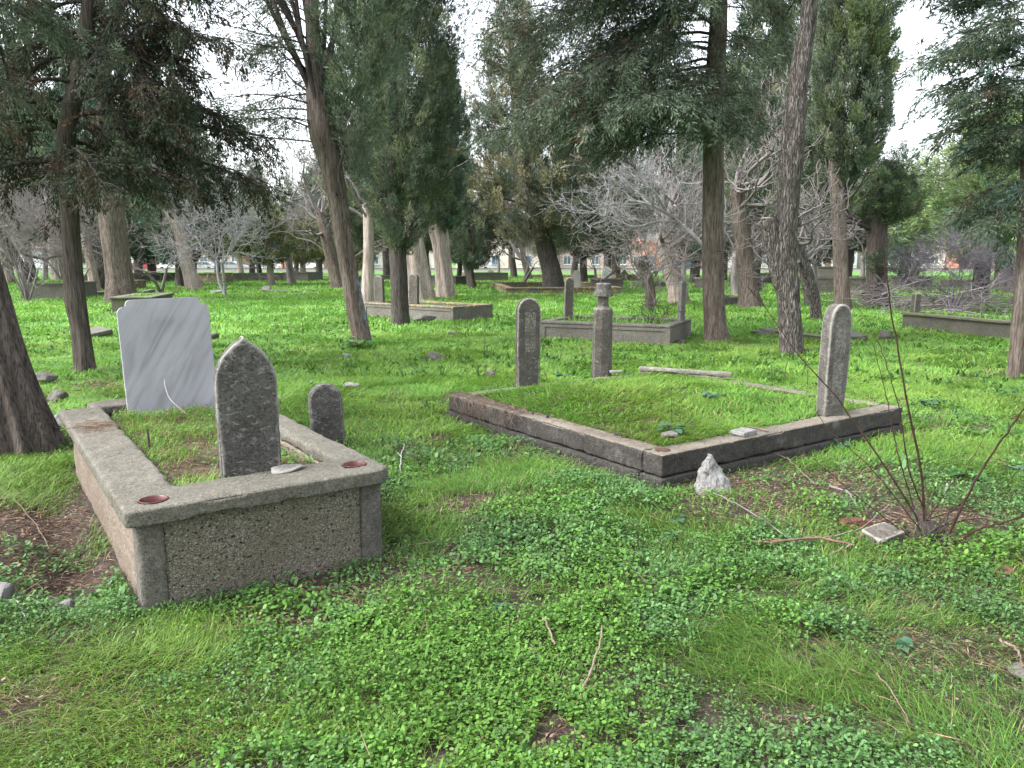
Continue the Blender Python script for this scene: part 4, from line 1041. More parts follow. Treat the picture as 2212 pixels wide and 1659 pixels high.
# ---- tan leaning cypress behind the sky gap
p, b = path_px(38, [(1196, 612, .62), (1193, 595, .50), (1182, 550, .45), (1172, 500, .46), (1158, 440, .35), (1130, 330, .3), (1112, 200, .22), (1100, 60, .1)])
t = thing('cypress_tree', 'big tan-leaved conifer on a dark leaning trunk right of the narrow sky gap', 'tree', b)
trunk('trunk', t, p, m_bark_dark, seg=24, dz=.14, amp=.12, ridge=4, seed=104)
rng = np.random.default_rng(11)
ax = np.array([(-1, 0, 0), (-1.2, 0, 4), (-1.8, 0, 8), (-2.0, 0, 14)])
crown_obj('crown', t, cat3(column_crown(rng, ax, [(2.3, .6), (3.3, 2.6), (5, 3.0), (7, 2.7), (9, 2.2), (11, 1.5), (13.2, .7), (14.5, .1)], 1700, 42, .20, .06, G_TAN, G_GREY + G_DARK, seed=32, gap=.43, lump=.5, spread=.3, mix2=.4, up=.7),
    column_crown(rng, [(1.2, -1, 0), (1.6, -1, 9)], [(1.9, .4), (2.8, 1.9), (4.2, 2.2), (6, 1.6), (8, .2)], 500, 42, .20, .06, G_DARK + G_GREY, G_TAN, seed=33, gap=.36, lump=.5, spread=.3, up=.5)))
lb = []
for h, a in zip(np.linspace(3, 11, 34), rng.random(34) * 6.28):
    s = np.array([np.interp(h, ax[:, 2], ax[:, 0]), 0, h]); lb.append((branch_curve(s, a, .5, rng.uniform(1.2, 2.4), .2, rng, 6), np.linspace(.07, .015, 6)))
wood_obj('limbs', t, lb, m_limb)

# ---- twin-stemmed tree with a flat dark crown, right
p, b = path_px(24.5, [(1893, 655, .42), (1893, 640, .30), (1894, 580, .27), (1895, 520, .27), (1893, 470, .29), (1896, 440, .18), (1900, 380, .1)])
t = thing('cypress_tree', 'reddish twin-ridged trunk with broken limbs and a small flat green crown at right', 'tree', b)
trunk('trunk', t, p, m_bark_brown, seg=30, dz=.08, amp=.12, ridge=5, seed=114, flute=.16, nfl=4)
rng = np.random.default_rng(12); f = ipath(p)
lines = []
for (az, el, L) in ((3.0, .5, 1.6), (3.3, .25, 1.3), (.2, .7, 1.2), (2.6, .9, 1.4), (.5, .3, .8)):
    c = branch_curve(f(2.45), az, el, L, .1, rng, 7); lines.append((c, np.linspace(.10, .03, 7)))
wood_obj('limbs', t, lines, m_bark_dark)
crown_obj('crown', t, cat3(column_crown(rng, [(.0, 0, 0), (.1, 0, 6)], [(2.7, .3), (3.0, .95), (3.5, 1.0), (4.1, .5), (4.5, .1)], 420, 40, .13, .04, G_CYP + G_LIGHT[:2], G_DARK, seed=41, spread=.16, up=.2),
    column_crown(rng, [(-.12, -.3, 0), (-.12, -.3, 3)], [(1.15, .1), (1.4, .3), (1.75, .12)], 40, 40, .10, .03, G_CYP, None, seed=42, up=.3)))
# ------------------------------------------------------------------ middle and far trees: a few built, the rest copied with a turn and a size of their own
def proto_column(seed, cols, cols2, prof, ln, wd, n, per=36, gap=.3, lump=.4, spread=.28, bm_=None, tr=.28, up=.9, h=None):
    rng = np.random.default_rng(seed); H = prof[-1][0]
    t = thing('cypress_tree', 'x', 'tree', (0, 0, 0))
    trunk('trunk', t, [(0, 0, -.2, tr * 1.3), (.0, .0, .4, tr), (rng.normal(0, .1), 0, 2.2, tr * .85), (rng.normal(0, .2), 0, 4, tr * .7), (0, 0, H * .75, tr * .25)], bm_ or m_bark_dark, seg=16, dz=.25, amp=.1, ridge=4, seed=seed, flute=.06)
    lb = [(branch_curve((0, 0, z), a, .6, np.interp(z, [q[0] for q in prof], [q[1] for q in prof]) * .95, .1, rng, 6), np.linspace(.05, .012, 6)) for z, a in zip(np.linspace(prof[0][0], H * .8, 26), rng.random(26) * 6.28)]
    wood_obj('limbs', t, lb, m_limb)
    crown_obj('crown', t, column_crown(rng, [(0, 0, 0), (rng.normal(0, .3), 0, H)], prof, n, per, ln, wd, cols, cols2, lump, seed, spread, up, gap))
    return t
def proto_bare(seed, m, H, lean=0.0, fork=(2, 3), spread=.6, depth=6, r=.16, stems=1, up=.05, nm='bare_tree', curl=.2, ratio=(.64, .84), rmin=.006):
    rng = np.random.default_rng(seed); out = []
    t = thing(nm, 'x', 'tree', (0, 0, 0))
    tl = []
    for s in range(stems):
        d = np.array((lean + rng.normal(0, .12 if stems == 1 else .45), rng.normal(0, .1 if stems == 1 else .45), 1.0)); d /= np.linalg.norm(d)
        L0 = H * .30; e = d * L0 + np.array((lean * .3, 0, 0))
        st = np.array([(*(d * -.2), r * 1.5), (*(d * .15), r * 1.1), (*(d * L0 * .5 + rng.normal(0, .05, 3)), r * .9), (*e, r * .75)])
        tl.append(st)
        for k in range(int(rng.integers(3, 5))):
            dd = d + rng.normal(size=3) * spread * .9; dd[2] = abs(dd[2]) * .7 + .15
            bare_lines(rng, e * (1 if k else .97) , dd, H * .25, r * .30, depth - 1, out, curl, up, fork, ratio, spread, rmin)
    for st in tl: trunk('trunk' if stems == 1 else 'stem', t, st, m, seg=14, dz=.12, amp=.12, ridge=4, seed=seed, flute=.08)
    wood_obj('branches', t, out, m, 4)
    return t
PR = {
 'col': proto_column(201, G_CYP, G_DARK, [(2.2, .3), (3, 1.3), (5, 1.7), (8, 1.6), (11, 1.0), (13.5, .1)], .22, .07, 800),
 'dark': proto_column(202, G_DARK + G_CYP[:2], G_CYP, [(2.4, .5), (3.2, 2.2), (5, 2.7), (7.5, 2.3), (10, 1.2), (12, .1)], .24, .075, 900, gap=.36, lump=.5, spread=.34, up=.6),
 'olive': proto_column(203, G_OLIVE, G_GREY, [(1.6, .5), (2.4, 1.9), (3.8, 2.4), (5.2, 1.8), (6.6, .7), (7.2, .1)], .20, .06, 750, gap=.34, lump=.5, spread=.3, bm_=m_bark_pale, up=.7),
 'blue': proto_column(204, G_BLUE + G_CYP, G_GREY, [(1.2, .4), (2.2, 1.7), (4, 2.0), (7, 1.5), (9, .8), (10.5, .1)], .22, .07, 800, gap=.3, up=.7),
 'light': proto_column(205, G_LIGHT, G_CYP, [(1.5, .5), (2.3, 2.0), (3.6, 2.5), (5.2, 2.0), (6.6, .9), (7.2, .1)], .20, .06, 850, gap=.34, lump=.5, spread=.32, up=.2),
 'tan': proto_column(206, G_TAN, G_GREY, [(2.2, .5), (3.2, 2.0), (5.5, 2.3), (8, 1.5), (10.5, .1)], .22, .065, 750, gap=.42, lump=.5, spread=.3),
 'bare': proto_bare(211, m_twig, 7.0, .1),
 'bareb': proto_bare(212, m_twig, 6.0, -.25, spread=.75, stems=2, r=.11),
 'barec': proto_bare(213, m_twig_pale, 5.2, .05, fork=(3, 3), spread=.8, depth=5, r=.06, stems=3, curl=.12),
 'shrub': proto_bare(214, m_twig_purple, 3.4, 0, fork=(3, 3), spread=.5, depth=5, r=.03, stems=9, nm='bare_shrub', curl=.14, rmin=.004),
 'thicket': proto_bare(215, m_twig, 3.6, 0, fork=(2, 3), spread=.55, depth=5, r=.03, stems=8, nm='bare_shrub', curl=.2, rmin=.004),
}
USED = set()
FARG = 'trees in the far part of the cemetery'
def plant(kind, u, Y, s, label, rz=None, sz=None, group=None, cat=None, v=None, dz=0.0):
    x = (u - 1106) / ray(u, 600)[1] * Y
    o = PR[kind] if kind not in USED else copy_tree(PR[kind]); USED.add(kind)
    o.location = (x, Y, gz1(x, Y) - .05 + dz); o.rotation_euler = (0, 0, (u * .37 + Y) % 6.28 if rz is None else rz)
    o.scale = (s, s, s * (sz or 1)); o['label'] = label
    if group: o['group'] = group
    if cat: o['category'] = cat
    return o
PL = [
 # kind, u, distance, size, height factor, label
 ('thicket', 55, 27, 1.15, 1.2, 'tangled pale bare thicket behind the brown box grave', 'bush'),
 ('thicket', 150, 31, 1.2, 1.1, 'reddish bare thicket between box grave and slim left trunk', 'bush'),
 ('thicket', -20, 34, 1.4, 1.3, 'bare thicket at the far left border', 'bush'),
 ('bareb', 95, 40, 1.25, 1.0, 'tall pale bare tree showing above the left thicket', 'tree'),
 ('col', 215, 39, .9, 1.0, 'dark trunked cypress just left of the very thick grey trunk', 'tree'),
 ('tan', 195, 48, .75, .8, 'thin brownish cypress between the two left trunks', 'tree'),
 ('blue', 330, 52, 1.0, 1.0, 'blue-green conifer right of the very thick grey trunk', 'tree'),
 ('dark', 415, 55, 1.15, .9, 'pine-like dark crown above the slanting grey trunk', 'tree'),
 ('blue', 390, 45, 1.1, 1.0, 'tall green conifer whose crown slopes down to the left sky gap', 'tree'),
 ('bareb', 345, 36, .72, 1.0, 'low bare tree right of the very thick trunk', 'tree'),
 ('barec', 485, 31, .98, 1.0, 'pale young bare tree with whorled twigs above the marble slab', 'tree'),
 ('dark', 545, 70, .95, .9, 'dark conifer behind the whorled bare tree', 'tree'),
 ('olive', 585, 47, .78, .95, 'olive yellow bushy conifer near the far parked cars', 'tree'),
 ('olive', 655, 58, .8, .9, 'second olive bushy conifer farther back by the pink house', 'tree'),
 ('bare', 630, 50, 1.5, 1.15, 'large grey bare tree under the left sky gap', 'tree'),
 ('bareb', 720, 44, 1.1, 1.1, 'grey bare tree just left of the leaning brown trunk', 'tree'),
 ('col', 562, 72, .82, .95, 'small dark cypress spire standing in the left sky gap', 'tree'),
 ('col', 790, 34, .9, 1.1, 'narrow cypress between the leaning trunk and the dark columnar one', 'tree'),
 ('olive', 770, 48, .6, .9, 'yellow-green bush conifer between the leaning and the dark trunk', 'tree'),
 ('col', 835, 60, 1.0, 1.0, 'far cypress seen behind the grave with two grey headstones', 'tree'),
 ('dark', 925, 44, .8, 1.1, 'dark conifer filling in between the two pale fluted trunks', 'tree'),
 ('dark', 990, 48, .6, .9, 'thin dark tree right of the pale fluted trunks', 'tree'),
 ('dark', 1022, 40, .5, .9, 'forked dark little tree at the left corner of the wide plot', 'tree'),
 ('tan', 1015, 66, .8, .9, 'tan conifer at the foot of the narrow sky gap', 'tree'),
 ('bare', 1075, 58, .8, .95, 'bare tree in front of the cream house with blue windows', 'tree'),
 ('bareb', 1130, 48, .8, .9, 'slim bare tree left of the dark leaning trunk', 'tree'),
 ('dark', 1262, 46, .85, .8, 'dark drooping conifer behind the pillar headstone', 'tree'),
 ('col', 1240, 75, 1.1, 1.1, 'far cypress behind the big tan conifer', 'tree'),
 ('blue', 1330, 62, 1.2, 1.1, 'far blue-green conifer left of the tall straight trunk', 'tree'),
 ('bareb', 1290, 40, .75, .85, 'grey bare tree spreading low behind the wide plot', 'tree'),
 ('bare', 1480, 36, .85, .95, 'bare tree just left of the tall straight trunk', 'tree'),
 ('bare', 1590, 33, .9, 1.0, 'bare tree between the straight trunk and the furrowed trunk', 'tree'),
 ('col', 1628, 37, 1.0, 1.15, 'grey-green cypress standing between straight and furrowed trunks', 'tree'),
 ('blue', 1560, 56, 1.25, 1.2, 'far grey-green conifer behind the tall straight trunk', 'tree'),
 ('dark', 1440, 72, 1.2, 1.2, 'far dark conifer behind the bare white-limbed tree', 'tree'),
 ('tan', 1668, 52, .8, .9, 'brownish conifer left of the furrowed trunk', 'tree'),
 ('blue', 1765, 54, 1.0, 1.0, 'conifer seen under the column crown beside the furrowed trunk', 'tree'),
 ('bareb', 1770, 34, .9, .9, 'bare tree right of the furrowed trunk', 'tree'),
 ('bare', 1860, 44, .9, .9, 'far bare tree behind the twin-ridged trunk', 'tree'),
 ('dark', 1945, 58, .98, .84, 'far cedar-like dark tree at the foot of the right sky gap', 'tree'),
 ('blue', 1960, 42, .55, .9, 'small dark conifer left of the purple bare shrub', 'tree'),
 ('light', 2120, 27, 1.0, .95, 'light green soft-crowned conifer above the purple bare shrub', 'tree'),
 ('light', 2190, 34, 1.15, 1.0, 'light green conifer behind the right border trunk', 'tree'),
 ('dark', 2160, 40, .95, 1.0, 'dark conifer behind the light green ones at right', 'tree'),
 ('shrub', 2062, 22, .84, 1.0, 'purple-grey many-stemmed bare shrub at right', 'bush'),
 ('bare', 2235, 50, 1.0, 1.0, 'far bare tree past the right border trunk', 'tree'),
 ('dark', -60, 46, 1.1, 1.1, 'dark conifer past the left picture border', 'tree'),
 ('dark', 70, 60, 1.2, 1.0, 'far dark conifer behind the left thickets', 'tree'),
 ('col', 265, 70, 1.1, 1.0, 'far cypress behind the very thick grey trunk', 'tree'),
 ('blue', 160, 75, 1.2, 1.0, 'far conifer left of the slim left trunk', 'tree'),
 ('blue', 690, 84, 1.2, 1.0, 'far conifer right of the large grey bare tree', 'tree'),
 ('dark', 740, 70, 1.0, 1.1, 'far dark conifer behind the leaning brown trunk', 'tree'),
 ('olive', 1180, 80, 1.1, 1.0, 'far olive conifer in front of the cream house', 'tree'),
 ('bare', 1400, 78, 1.1, 1.0, 'far grey bare tree in front of the brick house', 'tree'),
 ('bareb', 1250, 88, 1.3, 1.0, 'far bare tree near the red awning house', 'tree'),
 ('dark', 1700, 80, 1.1, 1.0, 'far dark conifer behind the furrowed trunk', 'tree'),
 ('bare', 1960, 84, 1.2, 1.0, 'far bare tree in front of the right white house', 'tree'),
 ('blue', 300, 66, 1.3, 1.1, 'far conifer above the red hatchback', 'tree'),
 ('dark', 150, 52, 1.1, .9, 'dark conifer behind the reddish thicket', 'tree'),
 ('olive', 20, 50, 1.1, 1.0, 'olive conifer at the far left behind the thicket', 'tree'),
 ('col', 470, 64, .9, .8, 'low far cypress right of the slanting grey trunk', 'tree'),
 ('olive', 520, 90, 1.3, 1.0, 'far olive conifer behind the silver saloon', 'tree'),
 ('dark', 640, 96, 1.1, .9, 'far dark conifer above the white van', 'tree'),
 ('blue', 860, 80, 1.3, 1.1, 'far conifer behind the broad pale fluted trunk', 'tree'),
 ('dark', 1110, 70, 1.1, 1.0, 'far dark conifer left of the dark leaning trunk', 'tree'),
 ('dark', 1310, 54, 1.0, .9, 'dark conifer behind the white headstone', 'tree'),
 ('blue', 1500, 48, 1.05, 1.1, 'conifer just left of the tall straight trunk top', 'tree'),
 ('dark', 1600, 64, 1.3, 1.2, 'far dark conifer between the straight and furrowed trunks', 'tree'),
 ('col', 1700, 46, 1.1, 1.2, 'tall cypress hidden behind the furrowed trunk', 'tree'),
 ('blue', 1740, 66, 1.2, 1.2, 'far conifer right behind the furrowed trunk foot', 'tree'),
 ('dark', 1830, 50, .95, .9, 'dark conifer under the right column crown', 'tree'),
 ('olive', 1900, 70, 1.0, 1.0, 'far olive conifer behind the twin-ridged trunk', 'tree'),
 ('bare', 470, 88, 1.2, 1.0, 'far grey bare tree near the parked cars', 'tree'),
]
for kd, u, Y, s, sz, lab, ct in PL: plant(kd, u, Y, s, lab, None, sz, FARG if Y > 30 else None, ct)

# ---- bare white-limbed tree left of the straight trunk (arching grey boughs)
p, b = path_px(24, [(1408, 645, .2), (1404, 625, .15), (1396, 595, .14), (1388, 575, .17), (1381, 560, .19), (1378, 556, .02)])
t = thing('bare_tree', 'bare tree with arching whitish limbs growing from a split red-brown stump', 'tree', b)
trunk('trunk', t, p, m_bark_brown, seg=22, dz=.06, amp=.2, ridge=4, seed=301, flute=.15, nfl=4)
rng = np.random.default_rng(77); out = []
for k in range(15):
    a = rng.uniform(0, 6.28); dd = np.array((math.cos(a) * .9, math.sin(a) * .6, rng.uniform(.25, 1.1)))
    bare_lines(rng, (-.1 + rng.normal(0, .2), 0, rng.uniform(.7, 1.2)), dd, rng.uniform(.9, 1.5), .024, 5, out, .17, .01, (2, 3), (.64, .9), .55, .004)
V, F = tubes(out, 4); link('branches', arr_mesh('branches', V, F, None, True), m_twig, t)
out = []
for (pts, r) in (([(1540, 560), (1505, 515), (1465, 478), (1430, 455), (1400, 440), (1360, 432)], .075), ([(1440, 462), (1418, 420), (1385, 385), (1370, 370)], .04), ([(1465, 480), (1420, 478), (1370, 490), (1320, 470), (1260, 455)], .045), ([(1400, 440), (1370, 410), (1330, 395)], .03)):
    c = np.array([atd(u, v, 24 + .3 * math.sin(u)) - b for u, v in pts]); c = spline(c, 14); out.append((c, np.linspace(r, r * .4, 14)))
    for i_ in range(3, 14):
        d = c[min(i_ + 1, 13)] - c[i_ - 1]; d /= np.linalg.norm(d)
        for _ in range(2): bare_lines(rng, c[i_], d + rng.normal(size=3) * .6 + (0, 0, .2), rng.uniform(.4, .9), r * .22, 3, out, .12, .03, (2, 3), (.6, .85), .5, .004)
V, F = tubes(out, 5); link('white_limb', arr_mesh('white_limb', V, F, None, True), m_twig_pale, t)
# ---- white crooked branch tree between straight and furrowed trunk
t = thing('bare_tree', 'bare tree with crooked whitish low limbs behind the furrowed trunk', 'tree', (b[0] + 5.3, 25.5, gz1(b[0] + 5.3, 25.5)))
b2 = np.array(t.location)
trunk('trunk', t, [(.2, 0, -.2, .2), (.15, 0, .4, .15), (-.05, 0, 1.1, .14), (-.25, 0, 1.7, .12), (-.3, 0, 2.2, .1)], m_bark_old, seg=16, dz=.08, amp=.2, ridge=4, seed=311)
out = []; limb_ = []
for pts in ([(1750, 560), (1775, 535), (1815, 528), (1850, 505), (1880, 515)], [(1755, 545), (1790, 520), (1830, 470)], [(1740, 545), (1710, 520), (1680, 505), (1640, 530), (1600, 545), (1560, 540)], [(1745, 540), (1735, 490), (1700, 470)]):
    c = spline(np.array([atd(u, v, 25.5) - b2 for u, v in pts]), 12); limb_.append((c, np.linspace(.042, .012, 12)))
    for i_ in range(2, 12):
        for _ in range(2): bare_lines(rng, c[i_], rng.normal(size=3) + (0, 0, .5), rng.uniform(.3, .7), .010, 3, out, .15, .05, (2, 3), (.6, .85), .6, .004)
V, F = tubes(out, 5); link('branches', arr_mesh('branches', V, F, None, True), m_twig, t); wood_obj('white_limb', t, limb_, m_twig_pale)

# ---- leafless leaning / dead trunks of the middle distance
def dead(label, Y, rows, m, sd, tw=4, nm='bare_tree', fl=.1, up=.15, tl=1.6):
    p, b = path_px(Y, rows); t = thing(nm, label, 'tree', b)
    trunk('trunk', t, p, m, seg=20, dz=.1, amp=.13, ridge=4, seed=sd, flute=fl)
    rng = np.random.default_rng(sd); out = []
    for k in range(tw):
        i_ = len(p) - 1 - k % 2; bare_lines(rng, p[i_, :3], rng.normal(size=3) * .7 + (0, 0, .7), tl * rng.uniform(.6, 1.1), p[-1, 3] * .5, 4, out, .2, up, (2, 3), (.6, .85), .6, .009)
    if out: wood_obj('branches', t, out, m_twig, 4)
dead('dark leaning trunk at far left border under the bare thicket', 29, [(70, 615, .3), (60, 600, .2), (40, 570, .19), (18, 535, .18), (-10, 495, .16)], m_bark_dark, 401, 5)
dead('pale dead trunk stump rising behind the left thicket', 36, [(125, 600, .3), (118, 520, .26), (112, 480, .25), (106, 440, .22), (104, 425, .18)], m_bark_pale, 402, 2)
dead('grey trunk slanting left above the far left graves', 40, [(420, 605, .45), (410, 590, .33), (398, 550, .30), (388, 505, .27), (372, 470, .25), (360, 452, .2)], m_bark_pale, 403, 7, tl=2.0)
dead('slim greyish leaning trunk between slim and thick left trunks', 34, [(205, 605, .25), (198, 580, .19), (188, 540, .17), (180, 500, .15)], m_bark_pale, 404, 4)
dead('greyish trunk left of the leaning brown trunk, bending right', 41, [(735, 612, .45), (725, 590, .34), (712, 540, .30), (702, 500, .28), (690, 460, .22)], m_bark, 405, 6, tl=2.0)
dead('pale forked trunk between the leaning and the dark columnar trunk', 25, [(795, 640, .26), (796, 600, .20), (797, 540, .17), (796, 480, .15), (790, 440, .10)], m_bark_pale, 406, 6)
dead('grey-brown leaning trunk with pale bark right of the white-limbed tree', 27, [(1468, 640, .4), (1460, 620, .3), (1448, 580, .28), (1438, 540, .26), (1430, 500, .22)], m_bark_pale, 407, 7)
dead('fluted grey trunk between straight and furrowed trunks', 24, [(1622, 655, .42), (1617, 630, .30), (1612, 580, .27), (1606, 520, .25), (1598, 450, .22), (1590, 400, .15)], m_bark, 408, 8, tl=1.6)
dead('crooked broken trunk leaning just right of the furrowed trunk', 19.5, [(1764, 670, .15), (1760, 650, .12), (1748, 600, .12), (1733, 560, .115), (1722, 525, .10)], m_bark_old, 409, 5, tl=1.0)
dead('dark V-shaped left stem by the wide plot', 42, [(1022, 620, .25), (1014, 595, .2), (1004, 560, .18), (994, 520, .15), (985, 470, .12)], m_bark_dark, 410, 4)
dead('leaning grey trunk in front of the cream house', 60, [(1145, 608, .3), (1140, 590, .25), (1132, 560, .22), (1126, 520, .2)], m_bark, 411, 6, tl=2.2)
# ---- heap of cut branches at right
t = thing('brush_pile', 'heap of dry cut branches behind the mossy grave', 'brush pile', (*gpt(2060, 672), .0))
rng = np.random.default_rng(88); out = []
for k in range(150):
    c0 = np.array((rng.uniform(-3.2, 3.0), rng.uniform(-1.8, 1.8), abs(rng.normal(.12, .25)))); a = rng.uniform(-.9, .9); L = rng.uniform(.7, 2.4)
    c = branch_curve(c0, a + (math.pi if k % 2 else 0), rng.uniform(-.05, .5), L, .15, rng, 7); c[:, 2] = np.maximum(c[:, 2], .03)
    out.append((c, np.linspace(rng.uniform(.010, .022), .005, 7)))
    for _ in range(3): bare_lines(rng, c[rng.integers(2, 6)], rng.normal(size=3) + (0, 0, .2), rng.uniform(.25, .6), .008, 1, out, .2, 0, (2, 2), (.6, .8), .6, .005)
wood_obj('branches', t, out, m_twig, 4)

# ------------------------------------------------------------------ far graves, stones, wall, road, cars, houses
FG = [  # u0, u1, v, depth, height, material, label
 (288, 352, 608, 2, .45, m_grave_dk, 'broken dark grave kerb right of the thick trunk'), (415, 480, 611, 2, .5, m_grave_yel, 'yellow mossy grave under the slanting grey trunk'),
 (498, 608, 606, 2.5, .4, m_grave, 'long grey grave kerb below the olive conifer'), (612, 665, 606, 2.5, .45, m_grave, 'grey grave box right of the long kerb'),
 (562, 640, 632, 2.0, .10, m_grave, 'sunken grey grave outline in the far grass'), (700, 740, 601, 2, .15, m_grave_yel, 'pale low grave near the pink house'),
 (1004, 1098, 608, 2, .45, m_grave_dk, 'dark long grave behind the left corner of the wide plot'), (905, 985, 615, 2, .4, m_grave_dk, 'brownish grave between the pale fluted trunks'),
 (1330, 1395, 607, 3, .35, m_grave_yel, 'yellowish low grave behind the pillar headstone'), (1280, 1345, 625, 2, .4, m_grave, 'pale grave box at the right end of the wide plot'),
 (1388, 1475, 620, 1.5, .22, m_grave_dk, 'dark low kerb right of the pillar headstone'), (1575, 1660, 613, 3, .5, m_grave_dk, 'dark long grave right of the straight trunk'),
 (1560, 1625, 660, 1.4, .22, m_grave, 'pale small grave right of the straight trunk foot'), (1745, 1800, 611, 2, .8, m_stone_far, 'pale tall tomb box right of the furrowed trunk'),
 (1758, 1860, 634, 2, .55, m_grave_dk, 'dark slab-topped grave behind the grey trunk'), (1800, 1910, 628, 2.2, .5, m_grave_dk, 'dark long grave behind the twin-ridged trunk'),
 (1860, 1900, 648, 1.2, .25, m_grave_dk, 'low stone heap grave at the foot of the twin-ridged trunk'), (1925, 1990, 622, 2, .45, m_grave_dk, 'dark grave left of the purple bare shrub'),
 (2090, 2180, 622, 2, .3, m_grave_dk, 'dark low grave right of the purple bare shrub'), (1500, 1560, 622, 2, .4, m_grave, 'grey grave kerb half hidden left of the straight trunk'),
 (118, 215, 612, 2, .4, m_grave, 'grey grave kerb behind the slim left trunk'), (190, 250, 625, 2, .35, m_grave_yel, 'yellow mossy grave between the two left trunks'),
 (820, 880, 606, 2.4, .3, m_grave, 'far grey grave behind the dark columnar trunk'), (1150, 1260, 603, 2.4, .3, m_grave_yel, 'far tan grave under the dark leaning trunk'), (750, 800, 612, 1.6, .3, m_grave_dk, 'low dark grave left of the grave with two headstones')]
for k, (u0, u1, v, D, h, m, lab) in enumerate(FG):
    curb_grave(lab, gpt(u0, v), gpt(u1, v + (.6 if k % 2 else -.4)), D, h * 1.3, .2, m, h * .75 if k % 3 else None, False, .03 if k % 2 else 0, None, 'kerbed_grave', 'graves in the far grass')
FS = [(1588, 632, .30, 1.15, m_stone_far, 'leaning grey headstone right of the straight trunk', .06), (1640, 630, .25, .5, m_stone_far, 'short pale stone by the fluted grey trunk', .2), (1309, 612, .58, 1.12, m_white_stone, 'white headstone with dark writing behind the pillar headstone', 0),
      (1348, 606, .5, .8, m_stone_far, 'pale round headstone behind the yellowish low grave', 0), (1376, 605, .5, .7, m_white_stone, 'white pointed headstone behind the yellowish low grave', .1), (1245, 632, .38, 1.1, m_stone_pale, 'slim pale headstone inside the wide plot', 0),
      (2148, 628, .5, 1.9, m_stone_far, 'leaning pale headstone near the right border', .45), (2170, 626, .5, 1.3, m_stone_far, 'dark upright headstone near the right border', 0), (790, 640, .45, .4, m_stone_far, 'small round stone left of the grave with two headstones', .2),
      (1335, 600, .5, .9, m_stone_far, 'far grey headstone behind the white one', 0), (1052, 604, .5, .9, m_stone_far, 'far thin headstone on the dark long grave', .5), (1025, 604, .9, .5, m_stone_far, 'far leaning slab on the dark long grave', .6), (652, 600, .5, .9, m_white_stone, 'far white marker near the olive conifers', 0)]
for k, (u, v, wd_, h, m, lab, tl) in enumerate(FS):
    p = on_ground(u, v); headstone(lab, (p[0], p[1], p[2] - .05), 'round' if k % 3 else 'pointed', wd_, h, .14, R(8 * (k % 5) - 16), m, (0, tl), group=None)
wr = [x for x in bpy.data.objects if x.get('label', '').startswith('white headstone with dark')][0]
for k, wd_ in enumerate((.20, .30, .24, .32)):
    box('inscription_line', -wd_ / 2, wd_ / 2, -.075, -.068, .66 - k * .11, .69 - k * .11, m_stone_dark, wr)

# road behind a low stone wall
RY = 118.0
def road_z(): return gz1(0, RY)
xs = np.array((-170, 190.)); 
rd = link('road', arr_mesh('road', np.array([(-190, RY - 3, road_z() + .03), (190, RY - 3, road_z() + .03), (190, RY + 6, road_z() + .03), (-190, RY + 6, road_z() + .03)]), np.array([[0, 1, 2, 3]])), plain('asphalt', (.06, .06, .062), .9, .2, 2)); tag(rd, kind='structure')
m_wall = old_stone('rubble_wall', (.16, .13, .11), (.30, .25, .21), off=3)
bw = thing('boundary_wall', 'low rubble stone wall with coping along the far road', 'wall', (0, RY - 5.5, road_z()))
box('wall_body', -120, 130, -.2, .2, -.3, .42, m_wall, bw); box('coping', -120, 130, -.26, .26, .421, .50, m_grave, bw)
def car(label, u, col, van=False, flip=False):
    x = (u - 1106) / ray(u, 580)[1] * (RY - 1.2)
    m = plain('car_paint_' + label.split()[0], col, .3, .05, 1, .5)
    t = thing('parked_car', label, 'van' if van else 'car', (x, RY - 1.2, road_z() + .03), math.pi if flip else 0, 'vehicles parked along the far road')
    W = .86
    pr = ([(-2.2, .35), (-2.25, .95), (-2.15, 1.9), (.9, 1.95), (1.45, 1.2), (2.2, .98), (2.3, .4)] if van else
          [(-2.1, .35), (-2.15, .85), (-1.75, .95), (-1.15, 1.38), (.2, 1.43), (.95, .98), (1.9, .85), (2.1, .6), (2.08, .35)])
    bm = bmesh.new(); a = [bm.verts.new((px_, -W, z)) for px_, z in pr]; c = [bm.verts.new((px_, W, z)) for px_, z in pr]; n = len(pr)
    bm.faces.new(a); bm.faces.new(c[::-1])
    for k in range(n): bm.faces.new((a[k], c[k], c[(k + 1) % n], a[(k + 1) % n]))
    bmesh.ops.bevel(bm, geom=bm.edges[:], offset=.06, segments=2, affect='EDGES')
    bm_done('body', bm, m, t)
    ws = [[(.2, 1.3), (.85, 1.25), (1.28, 1.22), (.85, 1.8), (.2, 1.82)]] if van else [[(-1.5, .98), (-1.05, 1.33), (-.4, 1.36), (-.4, .98)], [(-.3, .98), (-.3, 1.36), (.15, 1.37), (.75, .98)]]
    for w_ in ws:
        for s in (-1, 1):
            bm = bmesh.new(); f_ = [bm.verts.new((q, s * (W + .012), z)) for q, z in w_]; g_ = [bm.verts.new((q, s * (W - .05), z)) for q, z in w_]; n = len(w_)
            bm.faces.new(f_); bm.faces.new(g_[::-1])
            for k in range(n): bm.faces.new((f_[k], g_[k], g_[(k + 1) % n], f_[(k + 1) % n]))
            bm_done('window', bm, m_glass_dk, t)
    for wx in (-1.35, 1.35):
        for s in (-1, 1):
            V, F = loft([(.32, .32, -.1), (.32, .32, .1)], 16); wv = np.array(V)[:, [0, 2, 1]] + (wx, s * (W - .06), .32)
            wl = link('wheel', poly_mesh('wheel', wv, F), m_tyre, t)
            V, F = loft([(.19, .19, -.11), (.19, .19, .11)], 12); link('rim', poly_mesh('rim', np.array(V)[:, [0, 2, 1]] + (wx, s * (W - .06), .32), F), m_stone_far, wl)
car('red hatchback parked on the far road right of the thick trunk', 313, (.42, .03, .04))
